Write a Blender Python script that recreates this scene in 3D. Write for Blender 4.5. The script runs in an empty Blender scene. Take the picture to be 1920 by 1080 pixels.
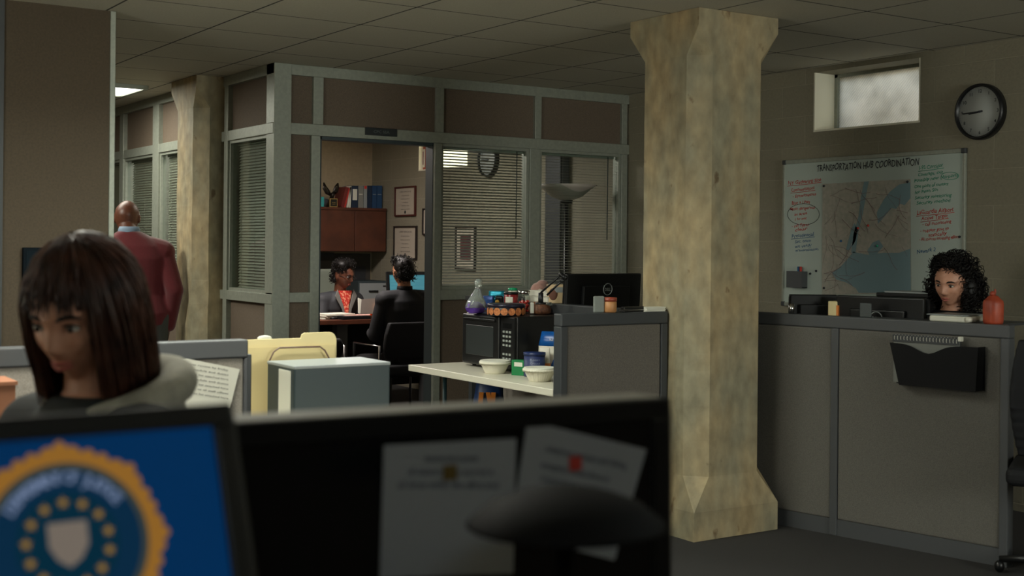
import bpy, bmesh, math, random
from mathutils import Vector, Matrix, Euler, noise
random.seed(7)
PI = math.pi
SC = bpy.context.scene
COL = SC.collection
# ------------------------------------------------------------------ camera
F = 2400.0; PX = 960.0; PY = 460.0; H = 1.42; ROLL = .01
TH = math.atan2(.5505, .8348)
FW = Vector((math.sin(TH), math.cos(TH), 0)); RH = Vector((math.cos(TH), -math.sin(TH), 0)); ZZ = Vector((0, 0, 1))
RC = RH*math.cos(ROLL) + ZZ*math.sin(ROLL); UC = ZZ*math.cos(ROLL) - RH*math.sin(ROLL)
cam_d = bpy.data.cameras.new('camera'); cam = bpy.data.objects.new('camera', cam_d); COL.objects.link(cam)
mw = Matrix(((RC.x, UC.x, -FW.x, 0), (RC.y, UC.y, -FW.y, 0), (RC.z, UC.z, -FW.z, H), (0, 0, 0, 1)))
cam.matrix_world = mw
cam_d.sensor_width = 36; cam_d.lens = 36*F/1920; cam_d.shift_y = -(540-PY)/1920
cam_d.clip_start = .05; cam_d.dof.use_dof = True; cam_d.dof.focus_distance = 8.3; cam_d.dof.aperture_fstop = 4.2
SC.camera = cam
# ------------------------------------------------------------------ world, exposure
W = bpy.data.worlds.new('sky'); SC.world = W; W.use_nodes = True
nt = W.node_tree; bg = nt.nodes['Background']
sk = nt.nodes.new('ShaderNodeTexSky'); sk.sky_type = 'NISHITA'; sk.sun_disc = False; sk.sun_elevation = math.radians(35)
nt.links.new(sk.outputs[0], bg.inputs[0]); bg.inputs[1].default_value = 1.1
SC.view_settings.view_transform = 'Standard'; SC.view_settings.look = 'None'
SC.view_settings.gamma = 1; SC.view_settings.use_curve_mapping = False; SC.view_settings.exposure = 0.0
def light(name, kind, loc, power, col, size=(.6, .6), aim=None, spread=None):
    d = bpy.data.lights.new(name, kind); d.energy = power; d.color = col
    o = bpy.data.objects.new(name, d); COL.objects.link(o); o.location = loc
    if kind == 'AREA':
        d.shape = 'RECTANGLE'; d.size, d.size_y = size
        if spread: d.spread = math.radians(spread)
    if aim is not None:
        o.rotation_euler = (Vector(aim)-Vector(loc)).to_track_quat('-Z', 'Y').to_euler()
    return o
WARM = (1, .98, .85); GRN = (.95, 1, .88); COOL = (.78, .93, 1)
# sun on the frosted office window
s = light('sun', 'SUN', (12, 9, 8), 9.0, (1, .93, .66)); s.data.angle = .02
s.rotation_euler = Vector((-1, .25, -.62)).to_track_quat('-Z', 'Y').to_euler()
# daylight through the window in the left wall of the room
light('daylight_left', 'AREA', (-1.22, 3.9, 1.72), 20, (1, .97, .86), (1.6, 1.3), (2.6, 5.6, 1.1), 100)
# added fill light behind the camera, brightens the faces turned towards it
light('fill_back', 'AREA', (4.2, -2.85, 1.75), 135, (.97, 1, .90), (2.0, 1.2), (3.2, 8.0, 1.1))
# ceiling fittings (the troffers are built further down at these places)
TROFFERS = [((2.35, 9.75), 26, WARM), ((-.3, -1.2), 5, COOL), ((.9, 3.5), 36, WARM), ((2.0, 4.9), 38, GRN), ((4.3, 9.6), 75, (1, .90, .84)), ((3.2, 1.0), 3, COOL), ((.8, 8.5), 75, WARM)]  # the two COOL ones are unseen fill lights, added to brighten
for (x, y), p, c in TROFFERS:
    light('ceiling_lamp_light', 'AREA', (x, y, 2.545), p, c, (1.1, .5), (x, y, 0), 150 if (x, y) in ((2.0, 4.9), (.9, 3.5)) else None)
# ------------------------------------------------------------------ rays
def ray(x, y): return FW + RC*((x-PX)/F) + UC*((PY-y)/F)
CAM = Vector((0, 0, H))
def at(x, y, d): return CAM + ray(x, y)*d
def on(ax, x, y, c):
    r = ray(x, y); return CAM + r*((c-CAM[ax])/r[ax])
# ------------------------------------------------------------------ mesh helpers
class MB:
    def __init__(s): s.bm = bmesh.new(); s.mi = 0
    def _faces(s, vs, fs, smooth=False):
        b = s.bm; v = [b.verts.new(p) for p in vs]; out = []
        for f in fs:
            try:
                ff = b.faces.new([v[i] for i in f]); ff.material_index = s.mi; ff.smooth = smooth; out.append(ff)
            except ValueError: pass
        return v
    def box(s, x0, x1, y0, y1, z0, z1, M=None):
        vs = [Vector((x, y, z)) for x in (x0, x1) for y in (y0, y1) for z in (z0, z1)]
        if M is not None: vs = [M @ v for v in vs]
        s._faces(vs, [(0, 1, 3, 2), (4, 6, 7, 5), (0, 4, 5, 1), (2, 3, 7, 6), (0, 2, 6, 4), (1, 5, 7, 3)]); return s
    def cbox(s, c, sx, sy, sz, rot=(0, 0, 0)):
        M = Matrix.Translation(c) @ Euler(rot).to_matrix().to_4x4()
        return s.box(-sx/2, sx/2, -sy/2, sy/2, -sz/2, sz/2, M)
    def tube(s, pts, r, n=8, cap=True, smooth=True, flat=1.0):
        pts = [Vector(p) for p in pts]
        rs = r if isinstance(r, (list, tuple)) else [r]*len(pts)
        vs = []; prev = None
        for i, p in enumerate(pts):
            t = (pts[min(i+1, len(pts)-1)]-pts[max(i-1, 0)])
            if t.length < 1e-9: t = Vector((0, 0, 1))
            t.normalize()
            a = prev if prev is not None else (Vector((0, 0, 1)) if abs(t.z) < .9 else Vector((1, 0, 0)))
            u = (a - t*a.dot(t))
            if u.length < 1e-6: u = t.orthogonal()
            u.normalize(); w = t.cross(u); prev = u
            for k in range(n):
                an = 2*PI*k/n; vs.append(p + (u*math.cos(an)+w*math.sin(an)*flat)*rs[i])
        fs = []
        for i in range(len(pts)-1):
            for k in range(n):
                fs.append((i*n+k, i*n+(k+1) % n, (i+1)*n+(k+1) % n, (i+1)*n+k))
        if cap: fs += [tuple(range(n))[::-1], tuple((len(pts)-1)*n+k for k in range(n))]
        s._faces(vs, fs, smooth); return s
    def lathe(s, prof, n=32, c=(0, 0, 0), smooth=True, M=None, wob=0, wn=0, sx=1, sy=1):
        vs = []; c = Vector(c)
        for r, z in prof:
            for k in range(n):
                an = 2*PI*k/n; rr = r*(1+wob*math.cos(wn*an)) if wn else r
                v = Vector((rr*math.cos(an)*sx, rr*math.sin(an)*sy, z))+c
                vs.append(M @ v if M is not None else v)
        fs = [(i*n+k, i*n+(k+1) % n, (i+1)*n+(k+1) % n, (i+1)*n+k) for i in range(len(prof)-1) for k in range(n)]
        fs += [tuple(range(n))[::-1], tuple((len(prof)-1)*n+k for k in range(n))]
        s._faces(vs, fs, smooth); return s
    def prism(s, poly, t, M=None):       # poly in local xz, thickness t along y
        n = len(poly); vs = [Vector((x, 0, z)) for x, z in poly]+[Vector((x, t, z)) for x, z in poly]
        if M is not None: vs = [M @ v for v in vs]
        s._faces(vs, [tuple(range(n)), tuple(range(2*n-1, n-1, -1))]+[(i, n+i, n+(i+1) % n, (i+1) % n) for i in range(n)]); return s
    def ell(s, c, rx, ry, rz, u=20, v=12, rot=None, f=None):
        c = Vector(c); R = rot.to_matrix() if rot is not None else Matrix.Identity(3); vs = []; 
        for i in range(v+1):
            ph = PI*i/v
            for k in range(u):
                an = 2*PI*k/u; n = Vector((math.sin(ph)*math.cos(an), math.sin(ph)*math.sin(an), math.cos(ph)))
                p = Vector((n.x*rx, n.y*ry, n.z*rz))
                if f: p = p*f(n)
                vs.append(c + R @ p)
        fs = [(i*u+k, (i+1)*u+k, (i+1)*u+(k+1) % u, i*u+(k+1) % u) for i in range(v) for k in range(u)]
        s._faces(vs, fs, True); return s
    def cap(s, p0, p1, r0, r1, n=14, flat=1.0):
        p0 = Vector(p0); p1 = Vector(p1); d = (p1-p0); L = d.length or 1e-6; d = d/L
        pts = []; rs = []
        for k in range(5): a = PI/2*k/4; pts.append(p0-d*r0*math.cos(a)*.98); rs.append(max(r0*math.sin(a), r0*.05))
        for k in range(1, 5): pts.append(p0+d*L*k/5); rs.append(r0+(r1-r0)*k/5)
        for k in range(5): a = PI/2*k/4; pts.append(p1+d*r1*math.sin(a)*.98); rs.append(max(r1*math.cos(a), r1*.05))
        return s.tube(pts, rs, n, flat=flat)
    def build(s, name, m, parent=None, bevel=0, smooth=False, loc=None, rz=None, mods=None, seg=2):
        bmesh.ops.remove_doubles(s.bm, verts=s.bm.verts, dist=1e-6)
        bmesh.ops.recalc_face_normals(s.bm, faces=s.bm.faces)
        if smooth:
            for f in s.bm.faces: f.smooth = True
        me = bpy.data.meshes.new(name); s.bm.to_mesh(me); s.bm.free()
        for mm in (m if isinstance(m, (list, tuple)) else [m]): me.materials.append(mm)
        o = bpy.data.objects.new(name, me); COL.objects.link(o)
        if parent is not None: o.parent = parent
        if loc is not None: o.location = loc
        if rz is not None: o.rotation_euler = (0, 0, rz)
        if bevel:
            b = o.modifiers.new('bevel', 'BEVEL'); b.width = bevel; b.segments = seg; b.limit_method = 'ANGLE'; b.angle_limit = math.radians(40)
        return o
def thing(name, label, cat, loc=(0, 0, 0), rz=0, group=None, rot=None):
    o = bpy.data.objects.new(name, None); COL.objects.link(o); o.location = loc
    o.rotation_euler = rot if rot is not None else (0, 0, rz); o.empty_display_size = .05
    return tag(o, label, cat, group)
def tag(o, label, cat, group=None):
    o['label'] = label; o['category'] = cat
    if group: o['group'] = group
    return o
def struct(o): o['kind'] = 'structure'; return o
# ------------------------------------------------------------------ materials
def S(r, g, b):
    f = lambda c: ((c/255)/12.92 if c/255 <= .04045 else (((c/255)+.055)/1.055)**2.4)
    return (f(r), f(g), f(b), 1)
def mat(name, col, rough=.6, metal=0, n=None, bump=0, spec=.5, coat=0, emit=None, trans=0, alpha=None, sheen=0):
    m = bpy.data.materials.new(name); m.use_nodes = True; t = m.node_tree; N = t.nodes; b = N['Principled BSDF']
    b.inputs['Base Color'].default_value = col; b.inputs['Roughness'].default_value = rough; b.inputs['Metallic'].default_value = metal
    b.inputs['Specular IOR Level'].default_value = spec
    if coat: b.inputs['Coat Weight'].default_value = coat
    if sheen: b.inputs['Sheen Weight'].default_value = sheen
    if trans: b.inputs['Transmission Weight'].default_value = trans
    if alpha is not None: b.inputs['Alpha'].default_value = alpha
    if emit: b.inputs['Emission Color'].default_value = emit[0]; b.inputs['Emission Strength'].default_value = emit[1]
    if n:   # n = (scale, colour2, detail, lo, hi)
        tc = N.new('ShaderNodeTexCoord'); no = N.new('ShaderNodeTexNoise'); no.inputs['Scale'].default_value = n[0]
        no.inputs['Detail'].default_value = n[2] if len(n) > 2 else 4
        t.links.new(tc.outputs['Object'], no.inputs['Vector'])
        cr = N.new('ShaderNodeValToRGB'); cr.color_ramp.elements[0].color = col; cr.color_ramp.elements[1].color = n[1]
        cr.color_ramp.elements[0].position = n[3] if len(n) > 3 else .35; cr.color_ramp.elements[1].position = n[4] if len(n) > 4 else .65
        t.links.new(no.outputs['Fac'], cr.inputs[0]); t.links.new(cr.outputs[0], b.inputs['Base Color'])
        if bump:
            bp = N.new('ShaderNodeBump'); bp.inputs['Strength'].default_value = bump; bp.inputs['Distance'].default_value = .01
            t.links.new(no.outputs['Fac'], bp.inputs['Height']); t.links.new(bp.outputs[0], b.inputs['Normal'])
    return m
def block_mat(name, axis, c1, c2, mortar):
    m = mat(name, c1, .75); t = m.node_tree; N = t.nodes; L = t.links; b = N['Principled BSDF']
    tc = N.new('ShaderNodeTexCoord'); sp = N.new('ShaderNodeSeparateXYZ'); cb = N.new('ShaderNodeCombineXYZ')
    L.new(tc.outputs['Object'], sp.inputs[0]); L.new(sp.outputs[axis], cb.inputs[0]); L.new(sp.outputs['Z'], cb.inputs[1])
    mp = N.new('ShaderNodeMapping'); mp.inputs['Location'].default_value = (0, -.044, 0); L.new(cb.outputs[0], mp.inputs[0])
    br = N.new('ShaderNodeTexBrick'); L.new(mp.outputs[0], br.inputs['Vector'])
    br.inputs['Scale'].default_value = 1; br.inputs['Brick Width'].default_value = .406; br.inputs['Row Height'].default_value = .203
    br.inputs['Mortar Size'].default_value = .004; br.inputs['Mortar Smooth'].default_value = .6
    br.inputs['Color1'].default_value = c1; br.inputs['Color2'].default_value = c2; br.inputs['Mortar'].default_value = mortar
    no = N.new('ShaderNodeTexNoise'); no.inputs['Scale'].default_value = 60; L.new(tc.outputs['Object'], no.inputs['Vector'])
    mx = N.new('ShaderNodeMix'); mx.data_type = 'RGBA'; mx.blend_type = 'MULTIPLY'; mx.inputs[0].default_value = .25
    L.new(br.outputs['Color'], mx.inputs[6]); L.new(no.outputs['Fac'], mx.inputs[7]); L.new(mx.outputs[2], b.inputs['Base Color'])
    ma = N.new('ShaderNodeMath'); ma.operation = 'MULTIPLY_ADD'; L.new(br.outputs['Fac'], ma.inputs[0]); ma.inputs[1].default_value = -1
    L.new(no.outputs['Fac'], ma.inputs[2])
    bp = N.new('ShaderNodeBump'); bp.inputs['Strength'].default_value = .5; bp.inputs['Distance'].default_value = .004
    L.new(ma.outputs[0], bp.inputs['Height']); L.new(bp.outputs[0], b.inputs['Normal'])
    return m
def grid_mat(name, c1, line, sx, sy, w):
    m = mat(name, c1, .85); t = m.node_tree; N = t.nodes; L = t.links; b = N['Principled BSDF']
    tc = N.new('ShaderNodeTexCoord'); br = N.new('ShaderNodeTexBrick'); br.offset = 0; L.new(tc.outputs['Object'], br.inputs['Vector'])
    br.inputs['Scale'].default_value = 1; br.inputs['Brick Width'].default_value = sx; br.inputs['Row Height'].default_value = sy
    br.inputs['Mortar Size'].default_value = w; br.inputs['Mortar Smooth'].default_value = .1
    br.inputs['Color1'].default_value = c1; br.inputs['Color2'].default_value = c1; br.inputs['Mortar'].default_value = line
    no = N.new('ShaderNodeTexNoise'); no.inputs['Scale'].default_value = 140; L.new(tc.outputs['Object'], no.inputs['Vector'])
    mx = N.new('ShaderNodeMix'); mx.data_type = 'RGBA'; mx.blend_type = 'MULTIPLY'; mx.inputs[0].default_value = .3
    L.new(br.outputs['Color'], mx.inputs[6]); L.new(no.outputs['Fac'], mx.inputs[7]); L.new(mx.outputs[2], b.inputs['Base Color'])
    return m
def column_mat():
    m = mat('painted_concrete', S(178, 165, 128), .7); t = m.node_tree; N = t.nodes; L = t.links; b = N['Principled BSDF']
    tc = N.new('ShaderNodeTexCoord')
    def nz(s, d, sc=(1, 1, 1)):
        mp = N.new('ShaderNodeMapping'); mp.inputs['Scale'].default_value = sc; L.new(tc.outputs['Object'], mp.inputs[0])
        n = N.new('ShaderNodeTexNoise'); n.inputs['Scale'].default_value = s; n.inputs['Detail'].default_value = d; L.new(mp.outputs[0], n.inputs['Vector']); return n
    n1 = nz(5, 6, (1, 1, .45)); n2 = nz(16, 5, (1, 1, .6)); n3 = nz(9, 8, (1.4, 1.4, .8))
    r1 = N.new('ShaderNodeValToRGB'); e = r1.color_ramp.elements; e[0].position = .38; e[0].color = S(160, 156, 134); e[1].position = .68; e[1].color = S(186, 168, 132)
    L.new(n1.outputs[0], r1.inputs[0])
    r2 = N.new('ShaderNodeValToRGB'); e = r2.color_ramp.elements; e[0].position = .3; e[0].color = S(205, 200, 190); e[1].position = .7; e[1].color = S(255, 250, 240)
    L.new(n2.outputs[0], r2.inputs[0])
    r3 = N.new('ShaderNodeValToRGB'); e = r3.color_ramp.elements; e[0].position = .66; e[0].color = (1, 1, 1, 1); e[1].position = .74; e[1].color = S(150, 120, 88)
    L.new(n3.outputs[0], r3.inputs[0])
    a = N.new('ShaderNodeMix'); a.data_type = 'RGBA'; a.blend_type = 'MULTIPLY'; a.inputs[0].default_value = 1
    L.new(r1.outputs[0], a.inputs[6]); L.new(r2.outputs[0], a.inputs[7])
    c = N.new('ShaderNodeMix'); c.data_type = 'RGBA'; c.blend_type = 'MULTIPLY'; c.inputs[0].default_value = .8
    L.new(a.outputs[2], c.inputs[6]); L.new(r3.outputs[0], c.inputs[7]); L.new(c.outputs[2], b.inputs['Base Color'])
    bp = N.new('ShaderNodeBump'); bp.inputs['Strength'].default_value = .35; bp.inputs['Distance'].default_value = .01
    L.new(n3.outputs[0], bp.inputs['Height']); L.new(bp.outputs[0], b.inputs['Normal'])
    return m
def glass_mat(name, tint=(1, 1, 1, 1), refl=.06):
    m = bpy.data.materials.new(name); m.use_nodes = True; t = m.node_tree; N = t.nodes; L = t.links; N.clear()
    o = N.new('ShaderNodeOutputMaterial'); tr = N.new('ShaderNodeBsdfTransparent'); tr.inputs[0].default_value = tint
    g = N.new('ShaderNodeBsdfGlossy'); g.inputs['Roughness'].default_value = .03; lw = N.new('ShaderNodeLayerWeight'); lw.inputs[0].default_value = .5; pw = N.new('ShaderNodeMath'); pw.operation = 'POWER'; pw.inputs[1].default_value = 5; L.new(lw.outputs['Facing'], pw.inputs[0]); fr = N.new('ShaderNodeMath'); fr.operation = 'MULTIPLY_ADD'; fr.inputs[1].default_value = .9; fr.inputs[2].default_value = .035; L.new(pw.outputs[0], fr.inputs[0])
    mx = N.new('ShaderNodeMixShader'); L.new(fr.outputs[0], mx.inputs[0]); L.new(tr.outputs[0], mx.inputs[1]); L.new(g.outputs[0], mx.inputs[2]); L.new(mx.outputs[0], o.inputs[0])
    return m
def frosted_mat(name, col):
    m = bpy.data.materials.new(name); m.use_nodes = True; t = m.node_tree; N = t.nodes; L = t.links; N.clear()
    o = N.new('ShaderNodeOutputMaterial'); tr = N.new('ShaderNodeBsdfTranslucent'); df = N.new('ShaderNodeBsdfDiffuse')
    tc = N.new('ShaderNodeTexCoord'); v = N.new('ShaderNodeTexNoise'); v.inputs['Scale'].default_value = 7; L.new(tc.outputs['Object'], v.inputs['Vector'])
    w = N.new('ShaderNodeTexWave'); w.inputs['Scale'].default_value = 30; w.inputs['Distortion'].default_value = 3; w.bands_direction = 'DIAGONAL'; L.new(tc.outputs['Object'], w.inputs['Vector'])
    ad = N.new('ShaderNodeMath'); ad.operation = 'MULTIPLY_ADD'; L.new(w.outputs['Fac'], ad.inputs[0]); ad.inputs[1].default_value = .25; L.new(v.outputs[0], ad.inputs[2])
    cr = N.new('ShaderNodeValToRGB'); e = cr.color_ramp.elements; e[0].position = .2; e[0].color = (col[0]*.62, col[1]*.62, col[2]*.6, 1); e[1].position = .8; e[1].color = col
    L.new(ad.outputs[0], cr.inputs[0]); L.new(cr.outputs[0], tr.inputs[0]); df.inputs[0].default_value = (.4, .4, .4, 1)
    mx = N.new('ShaderNodeMixShader'); mx.inputs[0].default_value = .12; L.new(tr.outputs[0], mx.inputs[1]); L.new(df.outputs[0], mx.inputs[2]); L.new(mx.outputs[0], o.inputs[0])
    return m
M = dict(
 alu=mat('satin_aluminium', S(150, 154, 142), .45, .25, n=(40, S(140, 145, 134), 3)),
 panel=mat('brown_wallboard', S(108, 94, 80), .8, n=(180, S(96, 84, 71), 3), bump=.1),
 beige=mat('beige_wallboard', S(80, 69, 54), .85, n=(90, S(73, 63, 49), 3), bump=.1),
 fabric=mat('grey_panel_fabric', S(164, 158, 148), .95, n=(400, S(136, 130, 121), 5), bump=.3),
 fabricr=mat('shaded_panel_fabric', S(112, 109, 102), .95, n=(400, S(92, 90, 84), 5), bump=.3),  # darker copy of the panel fabric, stands in for dimmer light there
 fabricd=mat('dark_panel_fabric', S(112, 106, 98), .95, n=(400, S(88, 84, 78), 5), bump=.3),
 cap=mat('charcoal_trim', S(74, 76, 78), .5),
 capd=mat('dark_trim', S(52, 55, 57), .5),
 ceil=grid_mat('ceiling_tiles', S(205, 200, 182), S(60, 58, 50), .61, .61, .006),
 carpet=mat('dark_carpet', S(52, 50, 48), .98, n=(250, S(38, 37, 36), 6), bump=.4),
 blockx=block_mat('painted_blocks', 'Y', S(146, 140, 120), S(141, 135, 116), S(160, 153, 132)),
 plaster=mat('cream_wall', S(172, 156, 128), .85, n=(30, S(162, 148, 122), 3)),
 column=column_mat(),
 glass=glass_mat('window_glass', (.86, .9, .88, 1)),
 frost=frosted_mat('ribbed_frosted_glass', (1, .93, .78, 1)), reveal=mat('daylit_reveal_white', S(232, 228, 208), .6),  # reveal white stands in for daylight on the window reveals and sills
 slat=mat('blind_slats', S(150, 148, 136), .5),
 black=mat('black_plastic', S(20, 21, 22), .35, spec=.4),
 blackm=mat('matte_black', S(15, 15, 16), .7, spec=.2),
 white=mat('white_laminate', S(212, 208, 190), .35),
 paper=mat('white_paper', S(215, 214, 200), .8),
 grey=mat('grey_metal', S(48, 60, 63), .5),
 greyl=mat('pale_grey_metal', S(140, 146, 146), .4),
 wood=mat('cherry_wood', S(88, 46, 28), .45, n=(6, S(70, 36, 22), 8)),
 wooddk=mat('dark_wood', S(70, 40, 26), .4, n=(8, S(54, 30, 20), 8)),
 chrome=mat('chrome', S(190, 190, 190), .2, 1),
 manila=mat('manila_card', S(228, 212, 160), .7),
 ink=mat('ink_black', S(38, 40, 44), .8), red=mat('ink_red', S(190, 62, 52), .8), green=mat('ink_green', S(38, 140, 110), .8), blue=mat('ink_blue', S(44, 88, 130), .8),
 skinb=mat('brown_skin', S(98, 58, 40), .45, n=(60, S(88, 50, 34), 3), bump=.03), skinl=mat('light_skin', S(200, 148, 122), .5, n=(60, S(192, 138, 112), 3), bump=.02),
 skinm=mat('tan_skin', S(160, 108, 78), .5), hairb=mat('black_hair', S(15, 12, 11), .5, spec=.3), hairbr=mat('brown_hair', S(52, 30, 22), .33, n=(30, S(84, 50, 36), 4)),
 lip=mat('lip', S(176, 96, 86), .5), eyew=mat('eye_white', S(200, 196, 186), .3), iris=mat('iris', S(30, 18, 12), .2))
# ------------------------------------------------------------------ setting
XW = 6.15; YF = 7.71; XS = 3.24; ZC = 2.58; YB = 12.0
o = MB().box(-1.5, 6.39, -3.2, 16.2, -.1, 0).build('floor', M['carpet']); struct(o)
o = MB().box(-1.5, 6.39, -3.2, 16.2, ZC, ZC+.1).build('ceiling', M['ceil']); struct(o)
# exterior wall with two window openings (recesses)
W1 = (4.97, 6.06, 2.165, 2.52)   # frosted window in the main room: opening y range; the left reveal is splayed by wall depth
OPEN = [(4.975, 5.815, 2.168, 2.55), (10.08, 11.01, 2.14, 2.55)]
mb = MB(); T = .24; ys = [-3.2]+[v for w in OPEN for v in w[:2]]+[16.2]
for i in range(0, len(ys)-1, 2): mb.box(XW, XW+T, ys[i], ys[i+1], 0, ZC)
for y0, y1, z0, z1 in OPEN:
    mb.box(XW, XW+T, y0, y1, 0, z0); mb.box(XW, XW+T, y0, y1, z1, ZC)
struct(mb.build('wall_right', M['blockx']))
for k, (y0, y1, z0, z1) in enumerate(OPEN):
    fr = MB()
    for a, b_, c, d in ((y0, y1, z0, z0+.02), (y0, y1, z1-.02, z1), (y0, y0+.025, z0, z1), (y1-.035, y1, z0, z1)):
        fr.box(XW+T-.06, XW+T-.01, a, b_, c, d)
    f = struct(fr.build('window_%d' % (k+1), M['alu']))
    MB().box(XW+T-.04, XW+T-.03, y0+.02, y1-.03, z0+.02, z1-.02).build('pane', M['frost'], f)
    MB().box(XW+.0, XW+T-.06, y0, y1, z0, z0+.012).build('window_sill', M['reveal'], f)
    MB().box(XW+.0, XW+T-.06, y1-.01, y1, z0+.012, z1).box(XW, XW+T-.06, y0, y0+.01, z0+.012, z1).build('window_reveal', M['reveal'], f)
struct(MB().box(XW+.8, XW+.95, 2.5, 8.2, 0, 2.95).build('sun_block_wall', M['plaster']))  # unseen slab added outside to keep the sun off the main room window
# remaining shell
struct(MB().box(-1.5, 3.2, -3.2, -3.0, 0, ZC).box(5.2, XW, -3.2, -3.0, 0, ZC).box(3.2, 5.2, -3.2, -3.0, 0, 1.1).box(3.2, 5.2, -3.2, -3.0, 2.4, ZC).build('wall_back', M['plaster']))
f = struct(MB().box(3.2, 5.2, -3.12, -3.02, 1.1, 1.14).box(3.2, 5.2, -3.12, -3.02, 2.36, 2.4).box(4.18, 4.22, -3.12, -3.02, 1.14, 2.36).build('window_10', M['alu']))  # window added behind the camera to go with the back fill light
MB().box(3.2, 5.2, -3.08, -3.07, 1.14, 2.36).build('pane', M['frost'], f)  # pane of the added back window
struct(MB().box(.4, 2.6, -.36, -.3, 0, 1.75).build('light_block_screen', M['panel']))  # unseen screen added to keep the back fill light off the foreground
mb = MB().box(-1.5, -1.3, -3.0, 2.0, 0, ZC); mb.box(-1.5, -1.3, 4.6, 16.2, 0, ZC); mb.box(-1.5, -1.3, 2.0, 4.6, 0, 1.0); mb.box(-1.5, -1.3, 2.0, 4.6, 2.45, ZC)
struct(mb.build('wall_left', M['plaster']))
struct(MB().box(-1.5, XW, 16.0, 16.2, 0, ZC).build('wall_far', M['plaster']))
f = struct(MB().box(-1.42, -1.32, 2.0, 4.6, 2.4, 2.45).box(-1.42, -1.32, 2.0, 4.6, 1, 1.04).box(-1.42, -1.32, 3.38, 3.42, 1.04, 2.4).build('window_3', M['alu']))
MB().box(-1.38, -1.37, 2.0, 4.6, 1.04, 2.4).build('pane', M['frost'], f)
struct(MB().box(3.34, XW, YB, YB+.1, 0, ZC).build('wall_office_back', M['plaster']))
# beige partition on the left
pe = on(0, 203, 400, 1.85); YL = pe.y
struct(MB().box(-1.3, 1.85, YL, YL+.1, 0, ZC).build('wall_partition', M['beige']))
struct(MB().box(1.85, 1.878, YL-.01, YL+.11, 0, ZC).build('trim_1', M['alu'], bevel=.004))
xl = on(1, 4, 400, YL).x
struct(MB().box(xl-.05, xl, YL-.012, YL, 0, ZC).build('trim_2', M['capd']))
# office front (runs along x at YF) and office side (runs along y at XS): board wall + aluminium grid
def fx(px, py=300): return on(1, px, py, YF).x
def sy(px, py=300): return on(0, px, py, XS).y
d0, d1 = fx(600), fx(815)
mb = MB()
Y0, Y1 = YF+.02, YF+.07
mb.box(XS+.1, XW, Y0, Y1, 2.20, 2.51)                                 # upper boards
mb.box(XS+.1, fx(585), Y0, Y1, 0, 2.13)                               # narrow board left of door
mb.box(fx(826), XW, Y0, Y1, 0, 1.04)                                  # below the windows
struct(mb.build('wall_office_front', M['panel']))
mb = MB()
mb.box(XS, XW, YF, YF+.1, 2.51, ZC)
mb.box(XS, XW, YF-.004, YF+.1, 2.125, 2.2)
for a, b_ in ((fx(583), d0), (d1, fx(828)), (fx(993), fx(1013)), (fx(1165), fx(1176))):
    mb.box(a, b_, YF-.006, YF+.106, 0, 2.125)
for a, b_ in ((fx(587, 200), fx(606, 200)), (fx(818, 200), fx(832, 200)), (fx(1003, 200), fx(1015, 200)), (fx(1166, 200), fx(1176, 200))):
    mb.box(a, b_, YF-.006, YF+.106, 2.2, 2.51)
mb.box(fx(826), XW, YF-.004, YF+.1, 1.035, 1.105); mb.box(XS, fx(585), YF-.004, YF+.1, 1.035, 1.10)
mb.box(XS-.0, XS+.12, YF-.008, YF+.12, 0, ZC)                      # corner post
struct(mb.build('trim_3', M['alu'], bevel=.003))
# side
mb = MB()
YC0, YC1 = 8.62, 9.12
for (a, b_) in ((YF+.12, YC0+.05), (YC1-.05, 16.0)):
    mb.box(XS+.03, XS+.08, a, b_, 2.19, 2.51); mb.box(XS+.03, XS+.08, a, b_, 0, 1.03)
struct(mb.build('wall_office_side', M['panel']))
mb = MB()
for (a, b_) in ((YF, YC0+.05), (YC1-.05, 16.0)):
    mb.box(XS, XS+.1, a, b_, 2.51, ZC); mb.box(XS-.004, XS+.1, a, b_, 2.125, 2.195); mb.box(XS-.004, XS+.1, a, b_, 1.025, 1.09)
SP = [YF+.12, 8.50, 8.56, sy(297), sy(287), sy(230), sy(222), 12.4]
for a, b_ in ((8.50, 8.57), (sy(298), sy(287)), (sy(232), sy(225)), (12.4, 12.5)):
    mb.box(XS-.006, XS+.106, a, b_, 0, 2.51)
struct(mb.build('trim_4', M['alu'], bevel=.003))
# glazed units
def glazing(k, x0, x1, z0, z1, loc, rz):
    fr = MB(); w = .02
    fr.box(x0, x1, .01, .05, z0, z0+w).box(x0, x1, .01, .05, z1-w, z1).box(x0, x0+w, .01, .05, z0+w, z1-w).box(x1-w, x1, .01, .05, z0+w, z1-w)
    f = struct(fr.build('window_%d' % k, M['alu'], loc=loc, rz=rz))
    MB().box(x0+w, x1-w, .028, .033, z0+w, z1-w).build('pane', M['glass'], f)
glazing(4, fx(828), fx(993), 1.105, 2.125, (0, YF, 0), 0)
glazing(5, fx(1013), fx(1165), 1.105, 2.125, (0, YF, 0), 0)
yy = [YF+.12, 8.50]; glazing(6, -yy[1], -yy[0], 1.09, 2.125, (XS, 0, 0), -PI/2)
glazing(7, -sy(298), -(YC1), 1.09, 2.125, (XS, 0, 0), -PI/2)
glazing(8, -sy(232), -sy(287), 1.09, 2.125, (XS, 0, 0), -PI/2)
glazing(9, -12.4, -sy(225), 1.09, 2.125, (XS, 0, 0), -PI/2)
# door frame (the door leaf stands open against the wall inside)
dr = struct(MB().box(d0-.0, d0+.02, YF+.02, YF+.12, 0, 2.125).box(d1-.004, d1, YF+.02, YF+.12, 0, 2.125).box(d0, d1, YF+.02, YF+.12, 2.105, 2.125).build('door_1', M['grey']))
MB().box(d0-.04, d0-.005, YF+.13, YF+.93, .01, 2.10).build('door_leaf', M['wooddk'], dr)
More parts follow.
